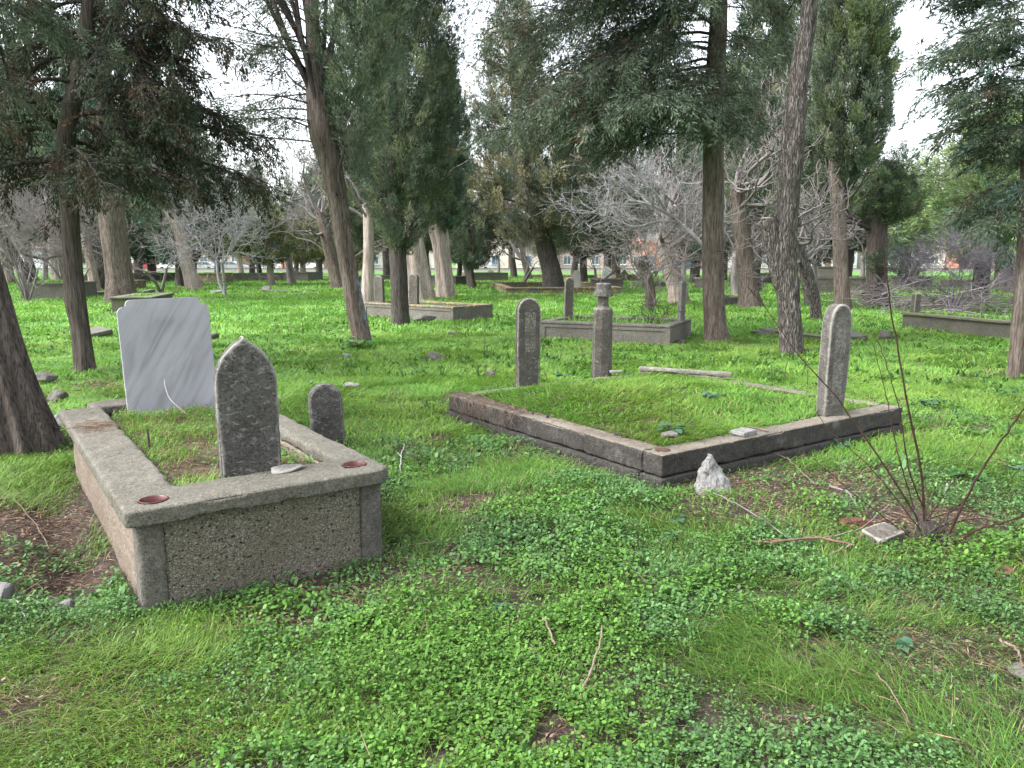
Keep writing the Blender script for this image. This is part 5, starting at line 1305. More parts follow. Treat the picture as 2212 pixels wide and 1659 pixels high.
car('white saloon parked right of the red hatchback', 375, (.62, .63, .66))
car('silver saloon parked behind the slanting grey trunk', 437, (.45, .47, .50), flip=True)
car('grey saloon parked below the whorled bare tree', 505, (.30, .31, .33))
car('pale hatchback parked by the olive conifer', 575, (.66, .66, .67), flip=True)
car('white panel van parked in front of the pink house', 665, (.68, .69, .70), True)
car('dark blue car parked near the brick house', 1488, (.05, .07, .12))
car('silver car parked by the cream house', 1030, (.45, .46, .48), flip=True)
car('blue grey car parked far right of the furrowed trunk', 1690, (.30, .34, .40))

def house(label, u0, u1, Y, h, wall_c, roof_c, nwin, rows=1, roof='pitch', door=True, win_c=None):
    X0, X1 = [(u - 1106) / ray(u, 580)[1] * Y for u in (u0, u1)]; Wd = X1 - X0; D = 9.0
    t = thing('house', label, 'house', (X0, Y, road_z()), 0)
    mw = plain('wall_paint_%d' % u0, wall_c, .9, .10, .6); mr = plain('roof_tiles_%d' % u0, roof_c, .9, .25, 3)
    box('wall', 0, Wd, 0, D, -.3, h, mw, t)
    if roof == 'pitch':
        bm = bmesh.new(); e = .4
        vs = [bm.verts.new(c) for c in ((-e, -e, h), (Wd + e, -e, h), (Wd + e, D + e, h), (-e, D + e, h), (-e, D / 2, h + 2.0), (Wd + e, D / 2, h + 2.0))]
        for f_ in ((0, 1, 5, 4), (2, 3, 4, 5), (0, 4, 3), (1, 2, 5), (3, 2, 1, 0)): bm.faces.new([vs[k] for k in f_])
        rf = bm_done('roof', bm, mr, t)
        box('chimney', Wd * .7, Wd * .7 + .6, D / 2 - .3, D / 2 + .3, h + 1.5, h + 2.9, mw, rf)
    else: box('roof', -.3, Wd + .3, -.3, D + .3, h, h + .3, mr, t)
    fr = plain('frame_%d' % u0, win_c or (.7, .7, .7), .6)
    for r_ in range(rows):
        for k in range(nwin):
            cx = Wd * (k + .5) / nwin; z0 = .9 + r_ * 2.9
            if door and r_ == 0 and k == nwin // 2:
                d_ = box('door', cx - .5, cx + .5, -.06, .02, .0, 2.1, plain('door_%d' % u0, (.16, .10, .07), .6), t); box('handle', cx + .35, cx + .4, -.1, -.06, 1.0, 1.15, m_stone_far, d_); continue
            f_ = box('window', cx - .65, cx + .65, -.08, .02, z0, z0 + 1.45, fr, t)
            box('pane', cx - .56, cx - .04, -.095, -.07, z0 + .1, z0 + 1.36, m_glass_dk, f_); box('pane', cx + .04, cx + .56, -.095, -.07, z0 + .1, z0 + 1.36, m_glass_dk, f_)
            box('sill', cx - .75, cx + .75, -.16, -.0, z0 - .09, z0 - .001, fr, f_)
house('white house behind the red hatchback at far left', 255, 420, 134, 5.0, (.55, .55, .57), (.30, .14, .10), 5, 1, 'flat')
house('cream house with orange wall behind the parked saloons', 430, 610, 132, 3.0, (.52, .33, .24), (.55, .53, .52), 8)
house('pink house with red roof behind the white van', 615, 760, 131, 3.1, (.55, .30, .27), (.45, .14, .13), 6)
house('grey white house behind the dark columnar trunk', 770, 960, 136, 3.4, (.50, .48, .46), (.30, .16, .12), 7)
house('cream house with blue windows behind the tan conifer', 985, 1190, 128, 5.2, (.60, .52, .47), (.45, .30, .24), 6, 1, 'flat', True, (.25, .33, .48))
house('brick house with blue doorway behind the wide plot', 1210, 1390, 130, 3.6, (.52, .40, .37), (.40, .22, .17), 6)
house('orange brick building left of the straight trunk', 1392, 1540, 128, 4.4, (.46, .24, .16), (.40, .2, .15), 5, 1, 'flat', True, (.35, .42, .6))
house('tall pale building with red roof seen between the straight and furrowed trunks', 1545, 1690, 138, 8.2, (.60, .57, .56), (.48, .22, .15), 5, 2)
house('white low house right of the furrowed trunk', 1700, 1850, 132, 3.4, (.60, .58, .57), (.5, .45, .42), 6)
house('white house with grey roof behind the purple shrub', 1860, 2060, 134, 3.8, (.62, .60, .60), (.42, .40, .40), 7)
house('red brick wall house at far right', 2070, 2330, 130, 3.3, (.42, .20, .13), (.45, .33, .27), 8)
house('pale house past the left thicket', -160, 120, 134, 3.6, (.55, .55, .60), (.4, .3, .3), 8)
# ------------------------------------------------------------------ ground vegetation
rng = np.random.default_rng(500)
def scatter(y0, y1, dens, marg=2.3):
    """points over the wedge of ground in view between two distances, plus a margin each side"""
    half = .70 * y1 + marg; n = int(dens * 2 * half * (y1 - y0))
    P = np.c_[rng.uniform(-half, half, n), rng.uniform(y0, y1, n)]
    return P[np.abs(P[:, 0]) < .70 * P[:, 1] + marg]
def free(P):
    """True where nothing stands"""
    k = np.ones(len(P), bool)
    for o, a, x0, x1, y0, y1 in FOOT:
        l = local(P, o, a); k &= ~((l[:, 0] > x0) & (l[:, 0] < x1) & (l[:, 1] > y0) & (l[:, 1] < y1))
    l = local(P, PLOT_O, PLOT_A)
    ins = (l[:, 0] > -.0) & (l[:, 0] < PW) & (l[:, 1] > 0) & (l[:, 1] < PD)
    jag = .07 * (fbm(P, 6, 21, 2) - .5) * 2
    inner = (l[:, 0] > .165 + jag - .20 * sstep(1.5, 2.3, l[:, 1])) & (l[:, 0] < PW - .16) & (l[:, 1] > .17 + jag * .6) & (l[:, 1] < PD - .1)
    dk = np.hypot(np.maximum(np.maximum(-l[:, 0], l[:, 0] - PW), 0), np.maximum(np.maximum(-l[:, 1], l[:, 1] - PD), 0))
    k &= ins | (dk > .13) | (rng.random(len(P)) < .25)
    return k & (~ins | inner)
def inplot(P):
    l = local(P, PLOT_O, PLOT_A); return (l[:, 0] > 0) & (l[:, 0] < PW) & (l[:, 1] > 0) & (l[:, 1] < PD)
def kind_map(P):
    """>0 : small-leaved cover, <0 : fine grass"""
    a = fbm(P, 1.15, 301, 4) - .5
    b = a * 2.6 + .10
    b -= .55 * sstep(4.6, 7.0, P[:, 1]) * (1 - .6 * sstep(.3, -.3, np.abs(P[:, 0] - .2) - .6))
    b -= 1.2 * inplot(P)
    b += .5 * np.exp(-((P[:, 0] - .55) / .75) ** 2 - ((P[:, 1] - 2.45) / .5) ** 2)
    b += .35 * np.exp(-((P[:, 0] - .2) / .8) ** 2 - ((P[:, 1] - 3.9) / .8) ** 2)
    b += .35 * np.exp(-((P[:, 0] - 1.9) / .6) ** 2 - ((P[:, 1] - 3.3) / .5) ** 2)
    b -= .45 * np.exp(-((P[:, 0] + 1.15) / .35) ** 2 - ((P[:, 1] - 2.2) / .3) ** 2)
    return b
def height(P): return .35 + 1.0 * fbm(P, 2.6, 311, 3) ** 1.5 * 1.6
def blades(P, z, az, L, W, bend, tint):
    n = len(P); h = np.c_[np.cos(az), np.sin(az)]; s = np.c_[-h[:, 1], h[:, 0]]
    def pt(t):
        out = L * bend * t ** 1.6; up = L * (t * (1 - .18 * bend) - .60 * bend * t * t * 1.0)
        return np.c_[P + h * out[:, None], z + np.maximum(up, .003 + .004 * t)]
    b0, b1, b2, b3 = pt(0.), pt(.38), pt(.72), pt(1.)
    S = np.c_[s * W[:, None] * .5, np.zeros(n)]
    V = np.stack([b0 + S, b0 - S, b1 + S, b1 - S, b2 + S * .8, b2 - S * .8, b3], 1).reshape(-1, 3)
    i = np.arange(n)[:, None] * 7
    F = np.concatenate([i + [0, 1, 3], i + [0, 3, 2], i + [2, 3, 5], i + [2, 5, 4], i + [4, 5, 6]], 1).reshape(-1, 3)
    return V, F, np.repeat(tint, 7, 0)
def leaves(P, z, az, tilt, taz, sz, asp, fold, tint):
    """rounded little leaves, slightly cupped"""
    shp = np.array([(0, 0, 0), (.28, .42, .10), (.72, .42, .12), (1.0, 0, .02), (.72, -.42, .12), (.28, -.42, .10)])
    n = len(P); X = shp[None, :, 0] * sz[:, None] - sz[:, None] * .5; Y = shp[None, :, 1] * sz[:, None] * asp[:, None]; Zl = shp[None, :, 2] * sz[:, None] * fold[:, None]
    ca, sa = np.cos(az)[:, None], np.sin(az)[:, None]
    x, y = X * ca - Y * sa, X * sa + Y * ca
    zz = Zl + (x * np.cos(taz)[:, None] + y * np.sin(taz)[:, None]) * np.tan(tilt)[:, None]
    V = np.stack([P[:, :1] + x, P[:, 1:2] + y, z[:, None] + zz], -1).reshape(-1, 3)
    i = np.arange(n)[:, None] * 6
    F = np.concatenate([i + [0, 5, 1], i + [1, 5, 4], i + [1, 4, 2], i + [2, 4, 3]], 1).reshape(-1, 3)
    return V, F, np.repeat(tint, 6, 0)
GR = [(.155, .295, .038), (.125, .26, .036), (.185, .32, .052), (.095, .22, .038), (.14, .285, .048)]
GR2 = [(.155, .34, .055), (.13, .305, .06), (.18, .36, .065), (.145, .32, .075)]
CL = [(.09, .205, .060), (.115, .235, .075), (.075, .18, .048), (.125, .25, .068), (.105, .22, .085)]
CLY = [(.11, .25, .035), (.09, .22, .035), (.13, .265, .05)]
DRY = [(.24, .18, .10), (.17, .12, .07), (.30, .24, .14)]
def flow(P, s=.9, seed=91): return 2 * math.pi * 2.0 * fbm(P, s, seed, 2)
def grass_layer(y0, y1, dens, Lr, Wr, clump=True, far=0.0, cols=GR, bendr=(.55, 1.0), thin=.0):
    P = scatter(y0, y1, dens); P = P[free(P)]
    km = kind_map(P); b = bare(P) if y0 < 15 else np.zeros(len(P))
    pr = np.clip(.60 - km * 1.2, .30, 1.0) * (1 - b) ** 1.6 * (.5 + .8 * sstep(.25, .5, fbm(P, 1.7, 881, 3)))
    if y0 < 8: pr = pr * (.15 + .85 * sstep(.27, .39, fbm(P, 9.0, 883, 3)))
    if y0 >= 15: pr = .35 + .65 * sstep(.3, .55, fbm(P, .5, 95, 3))
    P = P[rng.random(len(P)) < pr]; n = len(P)
    hgt = height(P)
    L = rng.uniform(*Lr, n) * (.55 + .6 * hgt); W = rng.uniform(*Wr, n)
    az = flow(P) + rng.normal(0, 1.0, n)
    bend = rng.uniform(*bendr, n)
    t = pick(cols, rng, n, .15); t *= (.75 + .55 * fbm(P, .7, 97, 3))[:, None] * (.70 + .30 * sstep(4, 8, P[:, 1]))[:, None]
    yel = fbm(P, .9, 98, 3); t[:, 0] *= (.8 + .45 * yel)
    d = rng.random(n) < (.025 + .25 * (bare(P) if y0 < 15 else 0)); t[d] = pick(DRY, rng, int(d.sum()))
    z = gz(P) - .005
    return blades(P, z, az, L, W, bend, t)
def leaf_layer(y0, y1, dens, sz, hh, cols=CL):
    P = scatter(y0, y1, dens); P = P[free(P)]
    km = kind_map(P); b = bare(P)
    pr = np.clip(.42 + km * 1.7, .05, 1.0) * (1 - b) ** 1.3 * (.10 + .90 * sstep(.27, .38, fbm(P, 9.0, 883, 3)))
    P = P[rng.random(len(P)) < pr]; n = len(P)
    km = kind_map(P); hgt = height(P)
    top = hh * (.35 + .8 * hgt) * (.45 + .75 * fbm(P, 7, 71, 2)) * (.5 + .6 * sstep(-.3, .3, km))
    u = rng.random(n) ** .45
    z = gz(P) + .004 + top * u
    S = rng.uniform(*sz, n) * (.75 + .6 * fbm(P, 1.6, 72, 2)) * (.75 + .4 * sstep(-.1, .4, km))
    t = pick(cols, rng, n, .15); y = fbm(P, 1.3, 73, 3) + rng.normal(0, .06, n) > .62; t[y] = pick(CLY, rng, int(y.sum()))
    t *= (.8 + .4 * fbm(P, 2, 74, 2))[:, None]
    return leaves(P, z, rng.uniform(0, 6.28, n), np.abs(rng.normal(.32, .42, n)).clip(0, 1.2), rng.uniform(0, 6.28, n), S, rng.uniform(.8, 1.25, n), rng.uniform(-.5, 1.2, n), t)
DQ = 1.0
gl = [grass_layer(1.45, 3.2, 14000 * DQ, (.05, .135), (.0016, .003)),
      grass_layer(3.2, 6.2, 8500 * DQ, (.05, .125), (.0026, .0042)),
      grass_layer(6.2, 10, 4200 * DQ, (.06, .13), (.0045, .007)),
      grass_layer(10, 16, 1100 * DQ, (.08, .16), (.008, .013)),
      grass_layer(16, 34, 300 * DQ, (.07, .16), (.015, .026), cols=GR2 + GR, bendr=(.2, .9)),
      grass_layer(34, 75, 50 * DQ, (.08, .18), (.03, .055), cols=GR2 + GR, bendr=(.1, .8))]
# grass inside the raised tomb
Q = np.c_[rng.uniform(.27, 1.06, 9000), rng.uniform(.33, 2.55, 9000)]
pr = sstep(.30, .48, fbm(Q, 2.4, 901, 3) + .17 * (Q[:, 1] - 1.35) - .10 * (Q[:, 0] - .5)); Q = Q[rng.random(len(Q)) < pr]
X_, Y_ = world(Q[:, 0], Q[:, 1], TOMB_O, TOMB_A); PT = np.c_[X_, Y_]; zt = bedz(Q); n = len(Q)
ct = pick(GR, rng, n, .2); d = rng.random(n) < .22; ct[d] = pick(DRY, rng, int(d.sum()))
gl.append(blades(PT, zt, flow(PT) + rng.normal(0, 1, n), rng.uniform(.05, .13, n), rng.uniform(.002, .0036, n), rng.uniform(.4, 1, n), ct))
for P0, a, L, D, cw, bz in BEDS:       # grass in the kerbed beds
    n = int(170 * L * D); Q = np.c_[rng.uniform(cw, L - cw, n), rng.uniform(cw, D - cw, n)]
    X_, Y_ = world(Q[:, 0], Q[:, 1], P0, a); far = P0[1] > 25
    gl.append(blades(np.c_[X_, Y_], np.full(n, bz), rng.uniform(0, 6.28, n), rng.uniform(.08, .24, n), rng.uniform(.012, .03, n), rng.uniform(.2, .9, n), pick(GR + GR2, rng, n, .2)))
def stuff_obj(name, data, m, label=None):
    V, F, T = cat3(*data) if isinstance(data, list) else data
    o = link(name, arr_mesh(name, V, F, T), m); tag(o, label, None, None, 'stuff'); return o
stuff_obj('grass', gl, m_grass, 'fine bright green grass covering the cemetery ground')
ll = [leaf_layer(1.45, 3.2, 17000 * DQ, (.007, .016), .065), leaf_layer(3.2, 5.4, 8500 * DQ, (.010, .018), .065), leaf_layer(5.4, 9, 1700 * DQ, (.017, .030), .07)]
# in the tomb and against its foot
Q = np.c_[rng.uniform(.27, 1.06, 2600), rng.uniform(.33, 2.5, 2600)]
pr = sstep(.5, .6, fbm(Q, 3.5, 911, 2)) + .9 * ((Q[:, 0] > .85) & (Q[:, 1] < 1.0)); Q = Q[rng.random(len(Q)) < pr]; n = len(Q)
X_, Y_ = world(Q[:, 0], Q[:, 1], TOMB_O, TOMB_A)
ll.append(leaves(np.c_[X_, Y_], bedz(Q) + rng.uniform(.01, .06, n), rng.uniform(0, 6.28, n), rng.uniform(0, .7, n), rng.uniform(0, 6.28, n), rng.uniform(.012, .022, n), rng.uniform(.7, 1.1, n), rng.uniform(-.5, 1.2, n), pick(CL + CLY, rng, n)))
stuff_obj('ground_cover', ll, m_clover, 'small round-leaved green weeds carpeting the near ground')
# broad-leaved weeds of the middle distance: rosettes of long glossy leaves
def broad_layer(y0, y1, dens, Lr, Wr, thr=.5):
    P = scatter(y0, y1, dens); P = P[free(P)]; P = P[(fbm(P, .45, 611, 3) > thr) & (bare(P) < .3)]
    P = np.repeat(P, 7, 0); n = len(P); P = P + rng.normal(0, .02, P.shape)
    t = pick([(.12, .26, .045), (.095, .225, .05), (.145, .28, .045), (.11, .235, .08)], rng, n, .2)
    return blades(P, gz(P), rng.uniform(0, 6.28, n), rng.uniform(*Lr, n), rng.uniform(*Wr, n), rng.uniform(.3, .9, n), t)
bl = [broad_layer(1.6, 4.5, 3.0, (.02, .055), (.012, .026), .3), broad_layer(4.5, 9, 1.6, (.06, .11), (.015, .03), .5), broad_layer(9, 15, 13, (.08, .17), (.018, .036), .47), broad_layer(15, 30, 9, (.07, .15), (.025, .05), .47), broad_layer(30, 60, 3.0, (.08, .16), (.04, .08), .47)]
stuff_obj('broadleaf_weeds', bl, m_clover, 'broad glossy-leaved weeds between the graves')

# dry needles, twiglets and dead leaves on the bare patches
def litter(P, z, L, W, t, flat=.15):
    n = len(P); az = rng.uniform(0, 6.28, n); D = np.c_[np.cos(az), np.sin(az), rng.normal(0, flat, n)]
    return sprigs(np.c_[P, z], D, L, W, t, rng, .05)
P = scatter(1.5, 8, 5200); b = bare(P); P = P[free(P) & (rng.random(len(P)) < b * .85)]; n = len(P)
LC = [(.16, .095, .065), (.10, .06, .042), (.22, .15, .105), (.29, .22, .16), (.13, .085, .06)]
PS = scatter(1.5, 7, 16); PS = PS[free(PS)]; nS = len(PS); lt = [litter(PS, gz(PS) + rng.uniform(.02, .07, nS), rng.uniform(.05, .22, nS), rng.uniform(.002, .0035, nS), pick(LC, rng, nS))]
lt += [litter(P, gz(P) + rng.uniform(.002, .02, n), rng.uniform(.02, .075, n), rng.uniform(.0018, .004, n), pick(LC, rng, n))]
P = scatter(1.5, 8, 420); b = bare(P); P = P[free(P) & (rng.random(len(P)) < b * .9 + .015)]; n = len(P)
lt.append(leaves(P, gz(P) + rng.uniform(.005, .03, n), rng.uniform(0, 6.28, n), rng.uniform(0, .5, n), rng.uniform(0, 6.28, n), rng.uniform(.010, .026, n), rng.uniform(.4, .8, n), rng.uniform(-1.5, 1.5, n), pick(LC, rng, n) * .75))
P = scatter(8, 20, 300); b = bare(P); P = P[free(P) & (rng.random(len(P)) < b)]; n = len(P)
lt.append(litter(P, gz(P) + rng.uniform(.002, .03, n), rng.uniform(.05, .2, n), rng.uniform(.006, .015, n), pick(LC, rng, n)))
Q = np.c_[rng.uniform(.27, 1.06, 2600), rng.uniform(.33, 2.5, 2600)]; Q = Q[rng.random(len(Q)) < .3 + .6 * sstep(1.4, .5, Q[:, 1])]; n = len(Q)
X_, Y_ = world(Q[:, 0], Q[:, 1], TOMB_O, TOMB_A); lt.append(litter(np.c_[X_, Y_], bedz(Q) + rng.uniform(.002, .02, n), rng.uniform(.03, .09, n), rng.uniform(.002, .004, n), pick(LC, rng, n)))
Q = np.c_[rng.normal(.13, .055, 420), rng.normal(1.95, .10, 420)]; Q = Q[(Q[:, 0] > .01) & (Q[:, 0] < .25)]; n = len(Q)   # needles lying on the tomb's left arm
X_, Y_ = world(Q[:, 0], Q[:, 1], TOMB_O, TOMB_A); lt.append(litter(np.c_[X_, Y_], np.full(n, CAPZ + .006), rng.uniform(.03, .08, n), rng.uniform(.0015, .003, n), pick(LC, rng, n), .03))
Q = np.c_[rng.uniform(.02, .25, 160), rng.uniform(.3, 2.6, 160)]; n = len(Q)
X_, Y_ = world(Q[:, 0], Q[:, 1], TOMB_O, TOMB_A); lt.append(litter(np.c_[X_, Y_], np.full(n, CAPZ + .006), rng.uniform(.01, .05, n), rng.uniform(.0015, .003, n), pick(LC, rng, n), .03))
Q = np.c_[rng.uniform(.05, .22, 500), rng.uniform(.25, 2.6, 500)]; n = len(Q)   # and on the plot kerb
X_, Y_ = world(Q[:, 0], Q[:, 1], PLOT_O, PLOT_A); lt.append(litter(np.c_[X_, Y_], np.full(n, KZ + .008), rng.uniform(.02, .07, n), rng.uniform(.002, .004, n), pick(LC, rng, n), .05))
stuff_obj('leaf_litter', lt, m_litter, 'dry brown needles and twiglets on the bare earth')
# ------------------------------------------------------------------ bramble, sticks, single plants
rng = np.random.default_rng(700)
def cane_lines(pts, r0, r1, n=26, thorn=True, kink=.003):
    c = spline(pts, n); c = c + rng.normal(0, kink, c.shape) * np.linspace(0, 1, n)[:, None]
    r = np.linspace(r0, r1, n); out = [(c, r)]
    if thorn:
        for k in range(2, n - 1):
            d = rng.normal(size=3); t = c[k + 1] - c[k]; t /= np.linalg.norm(t); d -= t * d.dot(t); d /= np.linalg.norm(d)
            q = c[k] + (c[k + 1] - c[k]) * rng.random()
            out.append((np.array([q, q + d * r[k] * 1.6, q + d * r[k] * 3.2 + t * .003]), np.array((r[k] * .7, r[k] * .4, .0005))))
    return out
base = on_ground(2008, 1165); bz_ = base[2]
br = thing('bramble_bush', 'leafless thorny bramble with dark red canes rising from one root at right', 'bush', base)
def cp(rows): return np.array([atd(u, v, Y) for u, v, Y in rows]) - base
Y0 = base[1]
canes = [([(1998, 1150, Y0), (1990, 1020, Y0), (1962, 880, Y0 + .02), (1930, 700, Y0 + .05), (1908, 560, Y0 + .06), (1905, 530, Y0 + .06)], .0075, .0028),
         ([(1985, 1125, Y0), (1900, 990, Y0 + .05), (1800, 850, Y0 + .15), (1720, 760, Y0 + .2), (1650, 660, Y0 + .3), (1615, 620, Y0 + .3)], .0065, .002),
         ([(2000, 1110, Y0), (1965, 1020, Y0 - .03), (1945, 900, Y0 - .05), (1920, 800, Y0 - .05), (1895, 735, Y0 - .05)], .005, .0015),
         ([(1975, 1100, Y0 + .05), (1940, 980, Y0 + .08), (1915, 860, Y0 + .1), (1885, 740, Y0 + .12)], .004, .0012),
         ([(2040, 1175, Y0 - .05), (2080, 1090, Y0 - .1), (2130, 1000, Y0 - .15), (2185, 920, Y0 - .2), (2230, 860, Y0 - .25)], .0075, .004),
         ([(2040, 1190, Y0 - .1), (2100, 1150, Y0 - .15), (2160, 1130, Y0 - .2), (2240, 1105, Y0 - .25)], .0065, .004),
         ([(1990, 1180, Y0 - .05), (1900, 1110, Y0 - .05), (1800, 1030, Y0), (1740, 970, Y0 + .05), (1728, 960, Y0 + .05)], .004, .0015),
         ([(1985, 1140, Y0), (1880, 1010, Y0 + .12), (1790, 930, Y0 + .2), (1765, 885, Y0 + .25)], .0045, .0012),
         ([(2005, 1120, Y0), (2060, 1040, Y0 + .1), (2105, 980, Y0 + .2), (2130, 935, Y0 + .2)], .003, .001),
         ([(2010, 1150, Y0), (2080, 1085, Y0 + .1), (2150, 1080, Y0 + .1), (2200, 1150, Y0 + .05), (2240, 1200, Y0)], .004, .002),
         ([(2010, 1120, Y0), (2100, 1090, Y0 + .3), (2180, 1065, Y0 + .3), (2240, 1075, Y0 + .3)], .003, .0015),
         ([(2020, 1140, Y0), (2110, 1120, Y0 + .1), (2190, 1135, Y0), (2240, 1120, Y0)], .004, .002)]
for rows, a, b_ in canes:
    V, F = tubes(cane_lines(cp(rows), a, b_), 6); link('cane', arr_mesh('cane', V, F, None, True), m_cane, br)
out = []
for k in range(34):               # short dead stubs and twigs about the root
    a = rng.uniform(0, 6.28); s = np.array((rng.normal(0, .05), rng.normal(0, .05), 0)); L = rng.uniform(.06, .3)
    out += [(branch_curve(s, a, rng.uniform(.0, 1.2), L, .2, rng, 6), np.linspace(rng.uniform(.003, .008), .002, 6))]
V, F = tubes(out, 5); link('stubs', arr_mesh('stubs', V, F, None, True), m_limb, br)
V, F = trunk_arrays([(0, 0, -.06, .05), (.0, 0, .02, .04), (-.02, 0, .07, .032), (-.03, 0, .11, .015)], seg=14, dz=.01, amp=.35, ridge=4, seed=8)
link('root_crown', arr_mesh('root_crown', V, F, None, True), m_limb, br)

def stick(label, rows, r0, r1, m=None, z0=.03, twigs=0, name='stick', cat='stick', group=None):
    pts = []
    for u, v, dz in rows:
        p = on_ground(u, v); pts.append(p + (0, 0, z0 + dz))
    b = pts[0]; c = spline(np.array(pts) - b, 14); c = c + rng.normal(0, .003, c.shape)
    out = [(c, np.linspace(r0, r1, 14) * (1 + rng.normal(0, .08, 14)))]
    for k in range(twigs): out.append((branch_curve(c[rng.integers(3, 12)], rng.uniform(0, 6.28), .2, rng.uniform(.05, .16), .1, rng, 5), np.linspace(r1, .001, 5)))
    V, F = tubes(out, 7); o = link(name, arr_mesh(name, V, F, None, True), m or m_stick); o.location = b
    return tag(o, label, cat, group)
stick('reddish bent stick lying left of the concrete chunk', [(1628, 1190, .03), (1700, 1190, .04), (1770, 1186, .04), (1840, 1196, .03)], .006, .0075, plain('red_bark_stick', (.13, .075, .055), .8, .3, 30), .02, 3)
stick('pale curved stick standing out of the near grass', [(1243, 1540, .0), (1275, 1480, .03), (1297, 1430, .05), (1300, 1402, .07)], .005, .0035, m_stick, .03)
stick('short greyish stick left of the curved one', [(1198, 1422, .02), (1184, 1390, .04), (1172, 1368, .04)], .005, .003, m_stick, .03)
stick('small forked pale twig right of the tomb corner', [(864, 1035, .0), (868, 1010, .06), (874, 996, .10)], .004, .003, m_twig_pale, .04, 1)
stick('long thin grey stick below the pointed rock', [(1530, 1075, .03), (1600, 1110, .03), (1660, 1150, .03), (1720, 1190, .02)], .004, .003, m_twig, .02, 2)
stick('thin stick leaning up to the concrete chunk', [(1700, 1192, .02), (1780, 1180, .03), (1860, 1168, .06), (1915, 1140, .12)], .003, .002, m_twig, .02)
stick('short brown stick lying under the reddish stick', [(1790, 1222, .03), (1815, 1205, .03), (1838, 1200, .04)], .005, .004, m_stick, .02)
stick('dry stick lying across the dirt left of the tomb', [(30, 1090, .02), (80, 1150, .02), (110, 1210, .03)], .003, .002, m_stick, .02)
stick('dry branch at the lower right picture border', [(2155, 1408, .03), (2190, 1432, .04), (2215, 1480, .03)], .006, .004, m_stick, .02, 2)
stick('thin brown stalk in the litter right of the pointed rock', [(1690, 985, .0), (1720, 1020, .02), (1760, 1060, .02)], .005, .004, m_stick, .02)
stick('grey forked stick in the litter above the red brick', [(1790, 1065, .03), (1830, 1080, .03), (1850, 1110, .03)], .006, .003, m_twig, .02, 2)
stick('pale short stick in the litter right of the bramble root', [(2040, 1085, .02), (2044, 1060, .03)], .008, .006, m_twig_pale, .02)
stick('dry grass stem cluster stick at bottom right', [(1890, 1480, .03), (1930, 1530, .03), (1965, 1590, .02)], .003, .002, m_stick, .02)
stick('white bent twig near the white stone at left', [(20, 1310, .0), (40, 1330, .03), (60, 1355, .0)], .004, .003, m_twig_pale, .03)
# sticks on the stonework
c = spline(np.array([tomb_xyz(-.06, 2.02, CAPZ - .01), tomb_xyz(.03, 1.97, CAPZ + .012), tomb_xyz(.13, 1.93, CAPZ + .008)]), 8); V, F = tubes([(c - c[0], np.linspace(.003, .004, 8))], 5)
o = link('twig', arr_mesh('twig', V, F), m_stick); o.location = c[0]; tag(o, 'small twig lying on the left arm of the raised tomb', 'twig')
c = spline(np.array([tomb_xyz(.74, 2.30, .46), tomb_xyz(.66, 2.38, .56), tomb_xyz(.645, 2.45, .66), tomb_xyz(.65, 2.47, .69)]), 10); V, F = tubes([(c - c[0], np.linspace(.004, .003, 10))], 5)
o = link('twig', arr_mesh('twig', V, F), m_twig_pale); o.location = c[0]; tag(o, 'pale curved twig propped against the foot of the marble slab', 'twig')
c = spline(np.array([tomb_xyz(.33, 1.35, .44), tomb_xyz(.332, 1.35, .50), tomb_xyz(.33, 1.352, .57)]), 6); V, F = tubes([(c - c[0], np.linspace(.009, .006, 6))], 6)
o = link('plant_stub', arr_mesh('plant_stub', V, F), m_limb); o.location = c[0]; tag(o, 'short dead plant stub standing in the bed of the raised tomb', 'twig')
p0 = at(1620, 930, KZ); c = spline(np.array([(p0[0], p0[1] + .05, KZ + .02), (p0[0] + .07, p0[1], KZ + .015), (p0[0] + .12, p0[1] - .06, KZ + .01)]), 8); V, F = tubes([(c - c[0], np.linspace(.006, .007, 8))], 6)
o = link('stick', arr_mesh('stick', V, F), m_stick); o.location = c[0]; tag(o, 'short stick lying beside the flat stone on the plot kerb', 'stick')
# cones on the kerb
for k, (y, lab) in enumerate(((1.62, 'dark cypress cone on the left arm of the plot kerb'), (1.44, 'darker split cone next to the first on the plot kerb'), (.62, 'small dark cone near the corner hole of the plot kerb'))):
    lump('cypress_cone', plot_xyz(.10 + .02 * k, y, KZ + .012), (.030, .030, .028), m_bark_dark, lab, 'cone', seed=40 + k, cuts=2)

# dry vine hanging over the plot's left corner
v_ = thing('dry_vine', 'dry brown vine roots hanging over the left corner of the plot kerb', 'vine', plot_xyz(0, 2.5, 0)); vb = np.array(v_.location); out = []
for k in range(90):
    y = rng.uniform(1.7, 2.88); p_ = plot_xyz(.16 - rng.uniform(0, .14), y, KZ + .012) - vb; x1 = plot_xyz(-.02, y + rng.normal(0, .05), KZ + .01) - vb; x2 = plot_xyz(-.035 - rng.uniform(0, .03), y + rng.normal(0, .12), KZ - rng.uniform(.05, .2)) - vb
    out.append((spline(np.array([p_, x1, x2]), 8) + rng.normal(0, .004, (8, 3)), np.linspace(.0025, .0012, 8)))
for k in range(40):
    y = rng.uniform(1.6, 2.7); out.append((np.array([plot_xyz(.05, y, KZ + .012), plot_xyz(.1, y + rng.uniform(.05, .15), KZ + .018), plot_xyz(.17, y + rng.uniform(.1, .3), KZ + .02)]) - vb, np.full(3, .002)))
wood_obj('runners', v_, out, m_stick, 4)

